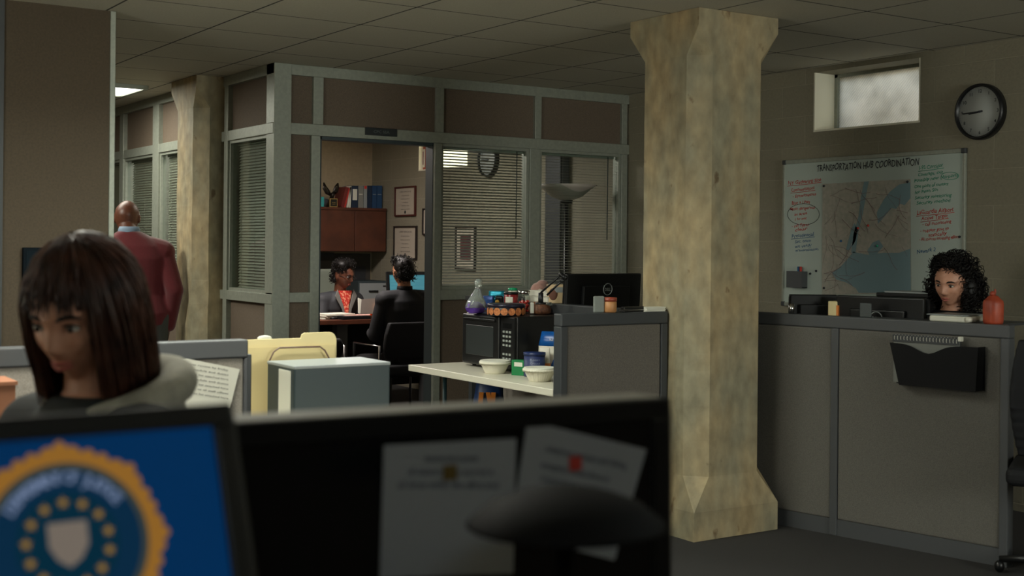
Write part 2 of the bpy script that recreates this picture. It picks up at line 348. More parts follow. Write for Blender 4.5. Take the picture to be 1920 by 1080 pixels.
# columns
def column(x, y, s, label):
    c = .09; z1, z2, z3, z4 = .14, .30, 2.36, 2.50
    def ring(cc, e=0):
        a, b_ = -e, s+e
        return [(a+cc, a), (b_-cc, a), (b_, a+cc), (b_, b_-cc), (b_-cc, b_), (a+cc, b_), (a, b_-cc), (a, a+cc)]
    mb = MB(); vs = []
    R_ = [(0, ring(.001, .03)), (z1, ring(.001, .03)), (z2, ring(c))]+[(z2+(z3-z2)*k/24, ring(c)) for k in range(1, 24)]+[(z3, ring(c)), (z4, ring(.001, .015)), (ZC-.001, ring(.001, .015))]
    for z, r in R_:
        for (a, b_) in r:
            j = .004 if z2 < z < z3 else 0
            q = noise.noise(Vector((a*9+x, b_*9+y, z*5)))*j*2
            vs.append((a+q, b_+q, z))
    fs = [(i*8+k, i*8+(k+1) % 8, (i+1)*8+(k+1) % 8, (i+1)*8+k) for i in range(len(R_)-1) for k in range(8)]
    fs += [tuple(range(8))[::-1], tuple((len(R_)-1)*8+k for k in range(8))]
    mb._faces(vs, fs)
    return tag(mb.build('concrete_column', M['column'], loc=(x, y, 0), bevel=.006), label, 'column')
column(4.16, 4.68, .5, 'large chamfered concrete column right of centre, in front of the work table')
column(3.06, YC0, .5, 'narrow looking concrete column with flared top beside the side office windows')
# blinds
def blind(label, x0, x1, z0, z1, loc, rz, tilt, pitch=.0205, group=None, depth=.025):
    t = thing('venetian_blind', label, 'window blind', loc, rz, group)
    MB().box(x0, x1, .0, .03, z1-.03, z1).build('headrail', M['alu'], t)
    mb = MB(); z = z0+.02; 
    while z < z1-.035:
        mb.cbox(((x0+x1)/2, .015, z), x1-x0-.006, depth, .0008, (tilt+random.uniform(-.03, .03), 0, 0)); z += pitch
    for fx_ in (.12, .5, .88):
        X = x0+(x1-x0)*fx_; mb.tube([(X, .003, z0), (X, .003, z1-.02)], .0007, 4)
    mb.build('slats', M['slat'], t)
    MB().box(x0, x1, .004, .026, z0, z0+.012).build('bottom_rail', M['alu'], t)
    MB().tube([(x1-.06, -.004, z1-.02), (x1-.062, -.004, z0+.35)], .004, 6).build('tilt_wand', M['grey'], t)
    return t
G = 'venetian blinds in the office glazing'
blind('slightly open blind in the office window just right of the doorway', fx(833), fx(990), 1.12, 2.12, (0, YF+.06, 0), 0, .42)
blind('blind in the rightmost office window, behind the black monitor', fx(1016), fx(1160), 1.12, 2.12, (0, YF+.06, 0), 0, .12)
blind('blind in the side window between left column and corner post', -8.47, -YF-.14, 1.1, 2.12, (XS+.06, 0, 0), -PI/2, 1.0)
blind('blind in the side window strip cut off by the left column', -sy(300), -YC1-.01, 1.1, 2.12, (XS+.06, 0, 0), -PI/2, 1.0)
blind('blind behind the head of the standing man in red', -sy(234), -sy(284), 1.1, 2.12, (XS+.06, 0, 0), -PI/2, 1.0)
blind('farthest blind, next to the edge of the beige partition', -12.38, -sy(222), 1.1, 2.12, (XS+.06, 0, 0), -PI/2, 1.0)
# ceiling fittings
for i, ((x, y), p, c) in enumerate(TROFFERS):
    lb = ['lit ceiling light above the aisle at top left, beside the beige partition', 'added ceiling fill light behind the foreground desks, out of view', 'ceiling light over the left foreground cubicles',
          'ceiling light between the column and the office windows', 'ceiling light inside the office over the desk', 'added ceiling fill light above the right hand aisle, out of view', 'ceiling light behind the beige partition'][i]
    t = thing('ceiling_light', lb, 'ceiling light', (x, y, ZC), 0)
    fr = MB()
    for a in (-1, 1): fr.box(-.61, .61, a*.305-.015, a*.305+.015, -.03, -.0005).box(a*.61-.015, a*.61+.015, -.305, .305, -.03, -.0005)
    fr.build('frame', M['alu'], t)
    MB().box(-.59, .59, -.285, .285, -.022, -.012).build('diffuser', mat('lit_diffuser', (1, 1, 1, 1), .5, emit=((c[0], c[1], c[2], 1), 5 if i == 0 else 1.2)), t)
# ------------------------------------------------------------------ people
def hd_point(n):
    x, y, z = n
    px, py, pz = .0745*x, .096*y, .114*z
    if z < 0:
        k = (-z); px *= 1-.30*k**1.6
        if y > 0: py *= 1-.45*k
        else: py *= 1-.06*k
    if z > 0: q = 1+.30*z*(1-z); px *= q; py *= 1+.16*z*(1-z); pz *= .975
    if y < -.15:
        fa = min(1, (-y-.15)*3); X, Z = px, pz
        g = lambda x0, z0, sx, sz: math.exp(-((X-x0)/sx)**2-((Z-z0)/sz)**2)
        d = 0
        d += .016*g(0, -.008, .010, .024)+.016*g(0, -.026, .013, .012)+.006*(g(.012, -.031, .007, .007)+g(-.012, -.031, .007, .007))
        d += .006*(g(.028, .026, .022, .008)+g(-.028, .026, .022, .008))+.004*g(0, .03, .02, .01)
        d -= .012*(g(.031, .007, .018, .012)+g(-.031, .007, .018, .012))
        d += .005*(g(.045, -.02, .02, .018)+g(-.045, -.02, .02, .018))
        d += .005*g(0, -.054, .020, .006)+.005*g(0, -.066, .017, .007)-.003*g(0, -.0605, .020, .002)
        d += .010*g(0, -.088, .022, .014)
        py -= d*fa
    return Vector((px, py, pz))
def add_head(mb, c, E, sc=1.0):
    R = E.to_matrix(); u, v = 72, 56; vs = []
    for i in range(v+1):
        ph = PI*i/v
        for k in range(u):
            an = 2*PI*k/u; n = (math.sin(ph)*math.cos(an), math.sin(ph)*math.sin(an), math.cos(ph))
            vs.append(Vector(c)+R @ (hd_point(n)*sc))
    fs = [(i*u+k, (i+1)*u+k, (i+1)*u+(k+1) % u, i*u+(k+1) % u) for i in range(v) for k in range(u)]
    mb._faces(vs, fs, True)
    for s in (-1, 1):       # ears
        mb.ell(Vector(c)+R @ (Vector((s*.077, .008, -.006))*sc), .010*sc, .019*sc, .031*sc, 12, 8, Euler((E.x, E.y, E.z)))
def add_hand(mb, w, d, up, side, sc=1.0, curl=.5):
    """w wrist, d direction of the palm, up back of the hand, side towards the thumb"""
    w = Vector(w); d = Vector(d).normalized(); side = Vector(side).normalized(); up = Vector(up).normalized()
    p1 = w+d*.085*sc
    for k in (-1.5, -.5, .5, 1.5):
        mb.cap(w+side*k*.010*sc, p1+side*k*.021*sc, .014*sc, .0125*sc, 8)
    for k, L in ((-1.5, .062), (-.5, .076), (.5, .082), (1.5, .07)):
        a = p1+side*k*.021*sc; dd = d
        for j, (f, r) in enumerate(((.45, .0092), (.32, .0085), (.23, .0075))):
            dd = (dd-up*curl*(.5+.4*j)).normalized(); b = a+dd*L*f*sc; mb.cap(a, b, r*sc, r*.93*sc, 8); a = b
    a = w+side*.022*sc+d*.015*sc; b = a+(d*.6+side*.7-up*.2).normalized()*.042*sc; c = b+(d*.9+side*.15-up*.4).normalized()*.032*sc
    mb.cap(a, b, .013*sc, .0105*sc, 8); mb.cap(b, c, .0105*sc, .009*sc, 8)
def rings(mb, rr, n=28):
    """closed loft through elliptical rings (centre, half width, half depth, yaw)"""
    vs = []
    for (c, hw, hd, yaw) in rr:
        c = Vector(c)
        for k in range(n):
            an = 2*PI*k/n; ca, sa_ = math.cos(an), math.sin(an)
            e = .85
            x = hw*math.copysign(abs(ca)**e, ca); y = hd*math.copysign(abs(sa_)**e, sa_)
            vs.append(c+Vector((x*math.cos(yaw)-y*math.sin(yaw), x*math.sin(yaw)+y*math.cos(yaw), 0)))
    fs = [(i*n+k, i*n+(k+1) % n, (i+1)*n+(k+1) % n, (i+1)*n+k) for i in range(len(rr)-1) for k in range(n)]
    fs += [tuple(range(n))[::-1], tuple((len(rr)-1)*n+k for k in range(n))]
    mb._faces(vs, fs, True)
def remesh(o, vox, it=3):
    m = o.modifiers.new('remesh', 'REMESH'); m.mode = 'VOXEL'; m.voxel_size = vox; m.use_smooth_shade = True
    if it: sm = o.modifiers.new('smooth', 'SMOOTH'); sm.factor = .5; sm.iterations = it
    return o
def person(label, loc, rz, J, skin, top, bottom, head_rot, hsc=1.0, vox=.006, group=None, build=1.0, hair=None, eyes=True, shoes=True, lipcol=None, handargs=None, fit=.014, topname='jacket', neckr=.052):
    """J: joints in local space: pelvis, waist, chest, neck, head, shoulder/elbow/wrist/hip/knee/ankle as (left, right) pairs; local front is -y"""
    t = thing('person', label, 'person', loc, rz, group)
    V_ = Vector; P = {k: ([V_(q) for q in v] if isinstance(v[0], (tuple, list)) else V_(v)) for k, v in J.items()}
    E = Euler(head_rot)
    def torso(mb, g=0):
        b_ = build
        sp = [(P['pelvis']-V_((0, 0, .09)), .15*b_, .105), (P['pelvis'], .17*b_, .12), (P['waist'], .145*b_, .105), (P['waist'].lerp(P['chest'], .55), .16*b_, .115),
              (P['chest'], .175*b_, .12), (P['chest'].lerp(P['neck'], .45), .165*b_, .105), (P['chest'].lerp(P['neck'], .75), .115*b_, .08), (P['neck'], .06, .06)]
        rings(mb, [(c, hw+g, hd*(.5+.5*b_)+g, 0) for c, hw, hd in sp])
        for i in (0, 1):
            mb.cap(P['chest'].lerp(P['neck'], .5), P['shoulder'][i], .075+g, .062*b_+g, 14)
    def arm(mb, g=0, cut=1.0):
        for i in (0, 1):
            mb.cap(P['shoulder'][i], P['elbow'][i], .056*b2+g, .044*b2+g); mb.cap(P['elbow'][i], P['elbow'][i].lerp(P['wrist'][i], cut), .043*b2+g, .030*b2+g)
    b2 = .5+.5*build
    mb = MB(); torso(mb); arm(mb)
    for i in (0, 1):
        mb.cap(P['hip'][i], P['knee'][i], .082*b2, .056*b2); mb.cap(P['knee'][i], P['ankle'][i], .054*b2, .036*b2)
        f = V_((0, -.15, 0)); mb.cap(P['ankle'][i]+V_((0, .02, -.045)), P['ankle'][i]+f+V_((0, 0, -.055)), .036, .028, 12)
        ha = (handargs or {}).get(i)
        d = (P['wrist'][i]-P['elbow'][i]).normalized()
        if ha: add_hand(mb, P['wrist'][i]+d*.01, *ha)
        else: add_hand(mb, P['wrist'][i]+d*.01, d, V_((1 if i else -1, 0, 0)), V_((0, -1, 0)), 1, .35)
    mb.cap(P['neck']-V_((0, 0, .04)), P['head']+E.to_matrix() @ V_((0, .02, -.05)), neckr+.006, neckr, 16)
    add_head(mb, P['head'], E, hsc)
    remesh(mb.build('body', skin, t), vox, 2)
    mb = MB(); torso(mb, fit); arm(mb, fit, .96)
    remesh(mb.build(topname, top, t), .009, 4)
    if bottom:
        mb = MB(); rings(mb, [(P['pelvis']-V_((0, 0, .10)), .155*build+.015, .125, 0), (P['pelvis'], .175*build+.015, .138, 0), (P['waist']-V_((0, 0, .03)), .15*build+.012, .12, 0)])
        for i in (0, 1): mb.cap(P['hip'][i], P['knee'][i], .098*b2, .072*b2); mb.cap(P['knee'][i], P['ankle'][i]+V_((0, 0, .03)), .07*b2, .06)
        remesh(mb.build('trousers', bottom, t), .012, 4)
    if shoes:
        for i in (0, 1):
            mb = MB(); a = P['ankle'][i]; mb.cap(a+V_((0, .03, -.045)), a+V_((0, -.17, -.058)), .045, .036, 12).cap(a, a+V_((0, 0, -.04)), .046, .05, 12)
            o = mb.build('shoe', M['blackm'], t)
    if eyes:
        R = E.to_matrix(); c = P['head']
        for s in (-1, 1):
            p = c+R @ (V_((s*.031, -.0800, .006))*hsc)
            MB().ell(p, .0120*hsc, .0100*hsc, .0058*hsc, 16, 12, E).build('eye', M['eyew'], t)
            q = c+R @ (V_((s*.031, -.0890, .006))*hsc); MB().ell(q, .0052*hsc, .0025*hsc, .0052*hsc, 12, 8, E).build('iris', M['iris'], t)
            pts = [c+R @ (V_((s*x, y, z))*hsc) for x, y, z in ((.012, -.0975, .024), (.024, -.0975, .029), (.038, -.091, .030), (.050, -.081, .024))]
            MB().tube(pts, [.0025, .004, .0035, .0015], 6, flat=.6).build('eyebrow', M['hairb'], t)
            pts = [c+R @ (V_((s*x, y, z))*hsc) for x, y, z in ((.018, -.087, .010), (.026, -.0905, .0145), (.036, -.0895, .0145), (.046, -.082, .008))]
            MB().tube(pts, [.0012, .002, .002, .001], 6).build('eyelash', M['hairb'], t)
        if lipcol:
            for z, r, y in ((-.0555, .0034, -.0955), (-.0645, .0038, -.0940)):
                pts = [c+R @ (V_((x, y+abs(x)*.55, z+(.0025-abs(x)*.1 if z > -.06 else abs(x)*.16)))*hsc) for x in (-.021, -.012, -.004, 0, .004, .012, .021)]
                MB().tube(pts, [r*k for k in (.2, .75, 1, .9, 1, .75, .2)], 8, flat=.8).build('lip', lipcol, t)
    return t, P, E
def head_space(P, E, v, sc=1.0): return P['head']+E.to_matrix() @ (Vector(v)*sc)
def curls(mb, P, E, n, shell, rad, tr, L, seed=1, down=.5, sc=1.0):
    """small coils growing from a volume of ellipsoids given in head space"""
    rnd = random.Random(seed)
    for i in range(n):
        c, rx, ry, rz_ = shell[rnd.randrange(len(shell))]
        d = Vector((rnd.gauss(0, 1), rnd.gauss(0, 1), rnd.gauss(0, 1))).normalized()
        if d.z < -.85: continue
        p = Vector((c[0]+d.x*rx, c[1]+d.y*ry, c[2]+d.z*rz_))
        ax = (d*.6+Vector((0, 0, -down))+Vector((rnd.uniform(-.4, .4), rnd.uniform(-.4, .4), 0))).normalized()
        u = ax.orthogonal().normalized(); w = ax.cross(u); pts = []; r = rad*rnd.uniform(.6, 1.2); ph = rnd.uniform(0, 6.3)
        for k in range(13):
            a = ph+k*.85; q = p+ax*(L*k/12-L*.3)+(u*math.cos(a)+w*math.sin(a))*r; pts.append((q, head_space(P, E, q, sc)))
        if any(q.y < -.045 and abs(q.x) < .057-max(0, q.z)*.25 and -.16 < q.z < .068 for q, _ in pts): continue
        pts = [b_ for _, b_ in pts]
        mb.tube(pts, [tr*(1-.6*abs(k/12-.4)) for k in range(13)], 4, cap=False)
def seated(w=.19, knee=-.46, hh=.47, lean=0, back=0):
    return dict(pelvis=(0, .02+back, hh+.10), waist=(0, .03+back-lean*.3, hh+.30), chest=(0, .01+back-lean*.7, hh+.50), neck=(0, .0+back-lean, hh+.66), head=(0, -.03+back-lean*1.25, hh+.80),
        shoulder=((-w, 0+back-lean*.85, hh+.575), (w, 0+back-lean*.85, hh+.575)), elbow=((-w-.05, -.06+back-lean, hh+.30), (w+.05, -.06+back-lean, hh+.30)),
        wrist=((-.13, -.28+back-lean, hh+.30), (.13, -.28+back-lean, hh+.30)), hip=((-.09, .0+back, hh+.05), (.09, .0+back, hh+.05)),
        knee=((-.11, knee, hh+.04), (.11, knee, hh+.04)), ankle=((-.11, knee+.02, .085), (.11, knee+.02, .085)))
def yaw_to(v): return math.atan2(v.x, -v.y)        # rotation that turns local -y towards v
# ------------------------------------------------------------------ writing
def text_into(mb, body, x, z, w=None, h=.03, slant=0, y=0, rot=0, jitter=0, flip=False, align='LEFT', weight=0):
    cu = bpy.data.curves.new('t', 'FONT'); cu.body = body; cu.size = 1; cu.align_x = align; cu.shear = slant; cu.resolution_u = 2; cu.offset = weight
    o = bpy.data.objects.new('t', cu); COL.objects.link(o)
    me = bpy.data.meshes.new_from_object(o.evaluated_get(bpy.context.evaluated_depsgraph_get()))
    vs = [v.co.copy() for v in me.vertices]; fs = [tuple(p.vertices) for p in me.polygons]
    bpy.data.objects.remove(o); bpy.data.curves.remove(cu); bpy.data.meshes.remove(me)
    if not vs: return
    x0 = min(v.x for v in vs); x1 = max(v.x for v in vs); sc = h/.72; sx = (w/(x1-x0)) if w else sc
    off = x0 if align == 'LEFT' else 0
    out = []
    for v in vs:
        X = (v.x-off)*sx; Z = v.y*sc
        if jitter: Z += jitter*h*math.sin(X/h*2.1+x*40)+jitter*.7*h*math.sin(X/h*5.3); X += jitter*.5*h*math.sin(Z/h*3+X/h)
        a = X*math.cos(rot)-Z*math.sin(rot); b_ = X*math.sin(rot)+Z*math.cos(rot)
        if flip: a = -a
        out.append((x+a, y, z+b_))
    mb._faces(out, fs)
def onplane(px, py, P, N_):
    r = ray(px, py); return CAM + r*((P-CAM).dot(N_)/r.dot(N_))
def to_local(p, loc, rz):
    d = Vector(p)-Vector(loc); return Vector((d.x*math.cos(rz)+d.y*math.sin(rz), -d.x*math.sin(rz)+d.y*math.cos(rz), d.z))
# ------------------------------------------------------------------ furniture makers
def cubicle_panel(label, A, B, h, fab, capm, joints=(), t_=.055, pw=.04):
    A = Vector((A[0], A[1], 0)); B = Vector((B[0], B[1], 0)); u = (B-A); L = u.length; rz = math.atan2(u.y, u.x)
    t = thing('cubicle_panel', label, 'office partition', A, rz)
    MB().box(.0, L, -.004, t_+.004, h-.06, h).build('top_cap', capm, t, bevel=.006)
    xs = [0]+list(joints)+[L]
    for i, x in enumerate(xs):
        a, b_ = (x, x+pw) if i == 0 else ((x-pw, x) if i == len(xs)-1 else (x-.02, x+.02))
        MB().box(a, b_, -.003, t_+.003, .0, h-.06).build('post', capm, t, bevel=.004)
    for i in range(len(xs)-1):
        a = xs[i]+(pw if i == 0 else .02); b_ = xs[i+1]-(pw if i == len(xs)-2 else .02)
        MB().box(a, b_, .004, t_-.004, .08, h-.06).build('fabric_pad', fab, t, bevel=.008)
    MB().box(0, L, .006, t_-.006, .0, .08).build('kick_strip', capm, t)
    return t, A, rz, L
def desk(label, x0, x1, y0, y1, z, top, legm, loc=(0, 0, 0), rz=0, legs=True, edge=None):
    t = thing('desk', label, 'desk', loc, rz)
    MB().box(x0, x1, y0, y1, z-.03, z).build('desktop', top, t, bevel=.004)
    for x in (x0+.05, x1-.05):
        for y in (y0+.05, y1-.05): MB().tube([(x, y, 0), (x, y, z-.03)], .018, 10).build('leg', legm, t)
    return t
def monitor(label, loc, rz, w, h, zc, tilt, scr=None, logo=False, name='computer_monitor', thick=.045, bez=.018, logo_y=0, base=.24, hm=None):
    t = thing(name, label, 'monitor', loc, rz)
    X = Matrix.Translation((0, 0, zc)) @ Euler((-tilt, 0, 0)).to_matrix().to_4x4()
    hb = MB(); a, c = w/2, h/2
    hb.box(-a, a, 0, thick*.5, -c, c, X); hb.box(-a*.62, a*.62, thick*.5, thick, -c*.7, c*.62, X)
    hb.build('housing', hm or M['black'], t, bevel=.007, seg=3)
    bz = MB(); bz.box(-a, a, -.006, 0, c-bez, c, X).box(-a, a, -.006, 0, -c, -c+bez*1.3, X).box(-a, -a+bez, -.006, 0, -c+bez*1.3, c-bez, X).box(a-bez, a, -.006, 0, -c+bez*1.3, c-bez, X)
    bz.build('bezel', M['black'], t, bevel=.003)
    sc = MB().box(-a+bez, a-bez, -.0015, 0, -c+bez*1.3, c-bez, X).build('screen', scr or M['screen_off'], t)
    MB().tube([(0, .03, .01), (0, .05, zc*.5), (0, thick*.7, zc-c*.2)], [.028, .024, .022], 12).build('stand_neck', M['black'], t)
    MB().lathe([(0.001, .0), (base/2, .0), (base/2, .006), (base/2-.012, .014), (.03, .02), (.001, .02)], 28, (0, .03, 0), sy=.75).build('stand_base', M['black'], t)
    if logo:
        lg = MB(); r = .032
        lg.tube([X @ Vector((r*math.cos(k*PI/14), thick+.0015, r*math.sin(k*PI/14)+logo_y)) for k in range(29)], .0028, 6, cap=False)
        l2 = MB(); text_into(l2, 'DELL', -.0, -.009, .044, .017, flip=True, align='CENTER', weight=.03)
        for v in l2.bm.verts: v.co = X @ Vector((v.co.x, thick+.0012, v.co.z+logo_y))
        lg.build('logo_ring', M['greyl'], t); l2.build('logo_letters', M['greyl'], t)
    return t, X
M['screen_off'] = mat('dark_screen', S(16, 18, 20), .18, spec=.5)
def pile(label, loc, rz, w, d, h, n=5, name='paper_stack', m=None, cat='papers', group=None):
    t = MB(); rnd = random.Random(hash(label) % 1000 if False else len(label))
    for i in range(n):
        j = .006; t.cbox((rnd.uniform(-j, j), rnd.uniform(-j, j), h*(i+.5)/n), w, d, h/n*.92, (0, 0, rnd.uniform(-.06, .06)))
    return tag(t.build(name, m or M['paper'], None, loc=loc, rz=rz), label, cat, group)
def office_chair(label, loc, rz, seat_h=.46, back_top=.95, w=.48, fab=None, arms=True, legs4=False, bw=None):
    t = thing('office_chair', label, 'chair', loc, rz); fab = fab or M['chairblack']; bw = bw or w*.92
    MB().cbox((0, 0, seat_h), w, .46, .08).build('seat', fab, t, bevel=.03, seg=4)
    mb = MB(); n = 12; zb = seat_h+.10
    for i in range(n):
        z = zb+(back_top-zb)*i/n; y = .22+.05*math.sin(i/n*2.2); 
        mb.cbox((0, y, z+(back_top-zb)/n/2), bw*(.86+.14*math.sin(i/(n-1)*PI)), .055, (back_top-zb)/n+.012)
    o = mb.build('backrest', fab, t); remesh(o, .011, 4)
    if legs4:
        for x in (-1, 1):
            MB().tube([(x*(w/2+.01), -.22, 0), (x*(w/2+.01), -.22, seat_h+.2), (x*(w/2+.01), .22, seat_h+.2), (x*(w/2+.01), .22, 0)], .011, 8).build('leg', M['chrome'], t)
    else:
        MB().tube([(0, 0, .07), (0, 0, seat_h-.04)], .028, 12).build('gas_stem', M['black'], t)
        for k in range(5):
            a = k*2*PI/5; MB().tube([(0, 0, .09), (.27*math.cos(a), .27*math.sin(a), .06)], [.024, .015], 8).build('base_arm', M['black'], t)
            MB().ell((.27*math.cos(a), .27*math.sin(a), .028), .022, .022, .027, 12, 8).build('castor', M['black'], t)
        MB().box(-.04, .04, .2, .24, seat_h-.02, seat_h+.2).build('back_bracket', M['black'], t)
    if arms:
        for x in (-1, 1):
            MB().tube([(x*w*.5, .1, seat_h), (x*(w*.5+.03), .06, seat_h+.2), (x*(w*.5+.02), -.15, seat_h+.21)], .015, 8).build('armrest', M['black'], t)
    return t
M['chairblack'] = mat('chair_black', S(22, 23, 25), .7, spec=.3)
M['leather'] = mat('green_grey_leather', S(120, 128, 116), .35)
# ------------------------------------------------------------------ main room: work table, microwave, panels
TX0, TX1, TY0, TY1 = 3.5, 4.10, 4.945, 6.36
t = thing('work_table', 'white laminate work table holding the microwave and paper bowls', 'table', (0, 0, 0))
MB().box(TX0, TX1, TY0, TY1, .705, .74).build('tabletop', M['white'], t, bevel=.003)
for x in (TX0+.17, TX1-.05):
    for y in (TY0+.08, TY1-.12):
        MB().tube([(x, y, 0), (x, y, .705)], .012, 10).build('leg', mat('teal_leg', S(30, 60, 64), .5), t)
cubicle_panel('dark grey fabric partition at the near end of the work table', (3.50, 4.885), (4.152, 4.885), 1.10, M['fabricd'], M['capd'])
pb, _, _, _ = cubicle_panel('grey partition behind the microwave, carrying the white boxes', (4.105, 6.42), (4.105, 5.23), 1.10, M['fabric'], M['capd'])
desk('desk hidden behind the microwave partition, carrying the monitor with the round logo', 4.22, 4.95, 5.2, 6.28, .88, M['cap'], M['black'])
# microwave: front faces -x
mwt = thing('microwave', 'black microwave oven standing on the white work table', 'microwave', (3.765, 6.20, .74), -PI/2)
w, d, h = .53, .335, .30      # local x = along the front, local y = depth
mb = MB(); mb.box(0, w, .012, d, .012, h); mb.build('cabinet', M['black'], mwt, bevel=.012, seg=3)
dm = MB(); pr = []
for i in range(9):
    pass
poly = [(.0, .0), (.38, .0), (.38, h-.012), (.0, h-.012)]
dm.box(.003, .385, -.012, .012, .015, h-.005); dr_ = dm.build('door', M['black'], mwt, bevel=.012, seg=3)
MB().box(.05, .335, -.0145, -.011, .07, .235).build('door_window', mat('smoked_window', S(52, 56, 56), .25), dr_, bevel=.002)
MB().box(.03, .355, -.020, -.012, .262, .275).build('handle_lip', M['black'], dr_, bevel=.003)
MB().box(.39, w-.003, -.004, .012, .015, h-.005).build('control_panel', M['black'], mwt, bevel=.005)
MB().box(.415, w-.03, -.006, -.0035, .235, .262).build('display', M['screen_off'], mwt)
kb = MB()
for r_ in range(8):
    for c_ in range(3):
        if r_ in (4,): continue
        kb.cbox((.428+c_*.030, -.0058, .215-r_*.024), .018, .003, .011)
kb.build('keypad', mat('key_print', S(150, 156, 150), .6), mwt)
for x, y in ((.04, .05), (w-.04, .05), (.04, d-.05), (w-.04, d-.05)): MB().tube([(x, y, 0), (x, y, .013)], .012, 10).build('foot', M['black'], mwt)
ZM = 1.04
def on_mw(px, py, r_=0, z=None): p = on(2, px, py, ZM if z is None else z); return p+FW*r_
def col_(px, x, z=None): p = on(0, px, 588, x); return Vector((p.x, p.y, ZM if z is None else z))
# cookie tin
p = on_mw(949, 593, .107); r = .102
t = thing('cookie_tin', 'round black biscuit tin printed with orange cookies, on the microwave', 'tin', (p.x, p.y, ZM))
MB().lathe([(.001, 0), (r-.004, 0), (r, .004), (r, .045), (r-.001, .046), (.001, .046)], 48).build('can', mat('tin_dark', S(30, 26, 34), .35), t)
MB().lathe([(.001, .045), (r+.003, .045), (r+.003, .060), (r-.002, .064), (r-.012, .062), (.001, .0625)], 48).build('lid', mat('tin_lid', S(34, 32, 48), .3, .3), t)
mb = MB()
for k in range(16):
    a = 2*PI*k/16+.1; c = Vector((math.cos(a), math.sin(a), 0)); R_ = Matrix.Translation(c*(r+.0008)+Vector((0, 0, .023))) @ Euler((0, 0, a)).to_matrix().to_4x4()
    n = 16; rr = .0195 if k % 3 else .021
    mb._faces([R_ @ Vector((.001*math.cos(0), rr*math.cos(2*PI*i/n), rr*math.sin(2*PI*i/n)-.000)) for i in range(n)], [tuple(range(n))])
mb.build('cookie_print', mat('cookie', S(206, 130, 74), .6, n=(90, S(160, 90, 48), 3)), t)
# bags and jars on the microwave
def sack(name, label, cat, loc, rz, w, d, h, m, top=.25, crease=.012, seed=1, puff=1, bands=(), extra=None, tie=0):
    """filled bag: rounded bottom block pinched to a flat top"""
    rnd = random.Random(seed); n = 28; lv = 16; vs = []
    for i in range(lv+1):
        q = i/lv; dd = d*(1-(1-top)*q**1.5)*(.75+.25*math.sin(min(1, q*5)*PI/2)); ww = w*(1-(.08+tie)*q**2)*(.9+.1*math.sin(min(1, q*5)*PI/2))
        for k in range(n):
            a = 2*PI*k/n; e = .55
            x = ww/2*math.copysign(abs(math.cos(a))**e, math.cos(a)); y = dd/2*math.copysign(abs(math.sin(a))**e, math.sin(a))
            no = noise.noise(Vector((x*18+seed, y*18, q*5)))*crease*math.sin(PI*min(1, q*1.2+.05))
            vs.append((x*(1+no*4), y*(1+no*8)+no, h*q))
    fs = [(i*n+k, i*n+(k+1) % n, (i+1)*n+(k+1) % n, (i+1)*n+k) for i in range(lv) for k in range(n)]
    mb = MB(); v = [mb.bm.verts.new(p_) for p_ in vs]
    for f_ in fs+[tuple(range(n))[::-1], tuple(lv*n+k for k in range(n))]:
        ff = mb.bm.faces.new([v[i] for i in f_]); ff.smooth = True
        zc_ = sum(vs[i][2] for i in f_)/len(f_)/h
        for j, (a, b_) in enumerate(bands):
            if a <= zc_ < b_: ff.material_index = j+1
    return tag(mb.build(name, m, None, loc=loc, rz=rz), label, cat)
plastic = mat('clear_plastic', S(225, 235, 225), .12, trans=.75, spec=.8)
purple = mat('purple_foil', S(110, 74, 180), .25, .4); tealf = mat('teal_foil', S(30, 140, 165), .2, .5); bluef = mat('blue_foil', S(40, 70, 130), .3, .3)
p = on_mw(891, 588, .05)
t = thing('candy_bag', 'twisted clear plastic bag with purple base at the left end of the microwave top', 'bag', (p.x, p.y, ZM), .2)
def loft(mb, prof, n=22, seed=0, am=.15):
    vs = []
    for i, (cx, cy, z, rx, ry) in enumerate(prof):
        for k in range(n):
            a = 2*PI*k/n; q = 1+am*noise.noise(Vector((math.cos(a)*2.2+seed, math.sin(a)*2.2, z*30)))*2
            vs.append((cx+rx*q*math.cos(a), cy+ry*q*math.sin(a), z))
    fs = [(i*n+k, i*n+(k+1) % n, (i+1)*n+(k+1) % n, (i+1)*n+k) for i in range(len(prof)-1) for k in range(n)]
    fs += [tuple(range(n))[::-1], tuple((len(prof)-1)*n+k for k in range(n))]; mb._faces(vs, fs, True)
mb = MB(); loft(mb, [(0, 0, 0, .04, .03), (0, 0, .006, .052, .042), (0, 0, .03, .05, .044), (-.004, 0, .05, .040, .034), (-.01, 0, .062, .02, .02)], seed=3, am=.3); mb.build('purple_base', purple, t)
mb = MB(); loft(mb, [(0, 0, .03, .055, .048), (0, 0, .054, .053, .046), (.002, 0, .075, .046, .04), (.006, 0, .10, .036, .03), (.014, 0, .125, .022, .018), (.016, 0, .14, .012, .010)], seed=5, am=.25); mb.build('plastic_wrap', plastic, t)
mb = MB(); loft(mb, [(.016, 0, .14, .010, .010), (.02, 0, .155, .02, .012), (.024, 0, .175, .024, .014), (.026, 0, .19, .014, .008)], seed=9, am=.35); mb.build('twisted_top', plastic, t)
MB().lathe([(.0135, .136), (.0145, .140), (.0135, .144)], 16, (.016, 0, 0)).tube([(.03, 0, .14), (.045, .01, .165), (.052, .012, .16)], .0012, 5).build('twist_tie', M['chrome'], t)
sack('snack_bag', 'dark blue snack bag lying behind the clear candy bag', 'bag', col_(916, 4.0), -.9, .07, .05, .085, bluef, .4, .02, 4)
sack('snack_bag', 'shiny teal snack bag on the microwave, behind the cookie tin', 'bag', col_(931, 4.06), -.7, .10, .05, .112, tealf, .3, .03, 8)
p = col_(936, 3.99)
t = thing('snack_pouch', 'black pouch with gold emblem beside the red jar', 'pouch', p, -.9)
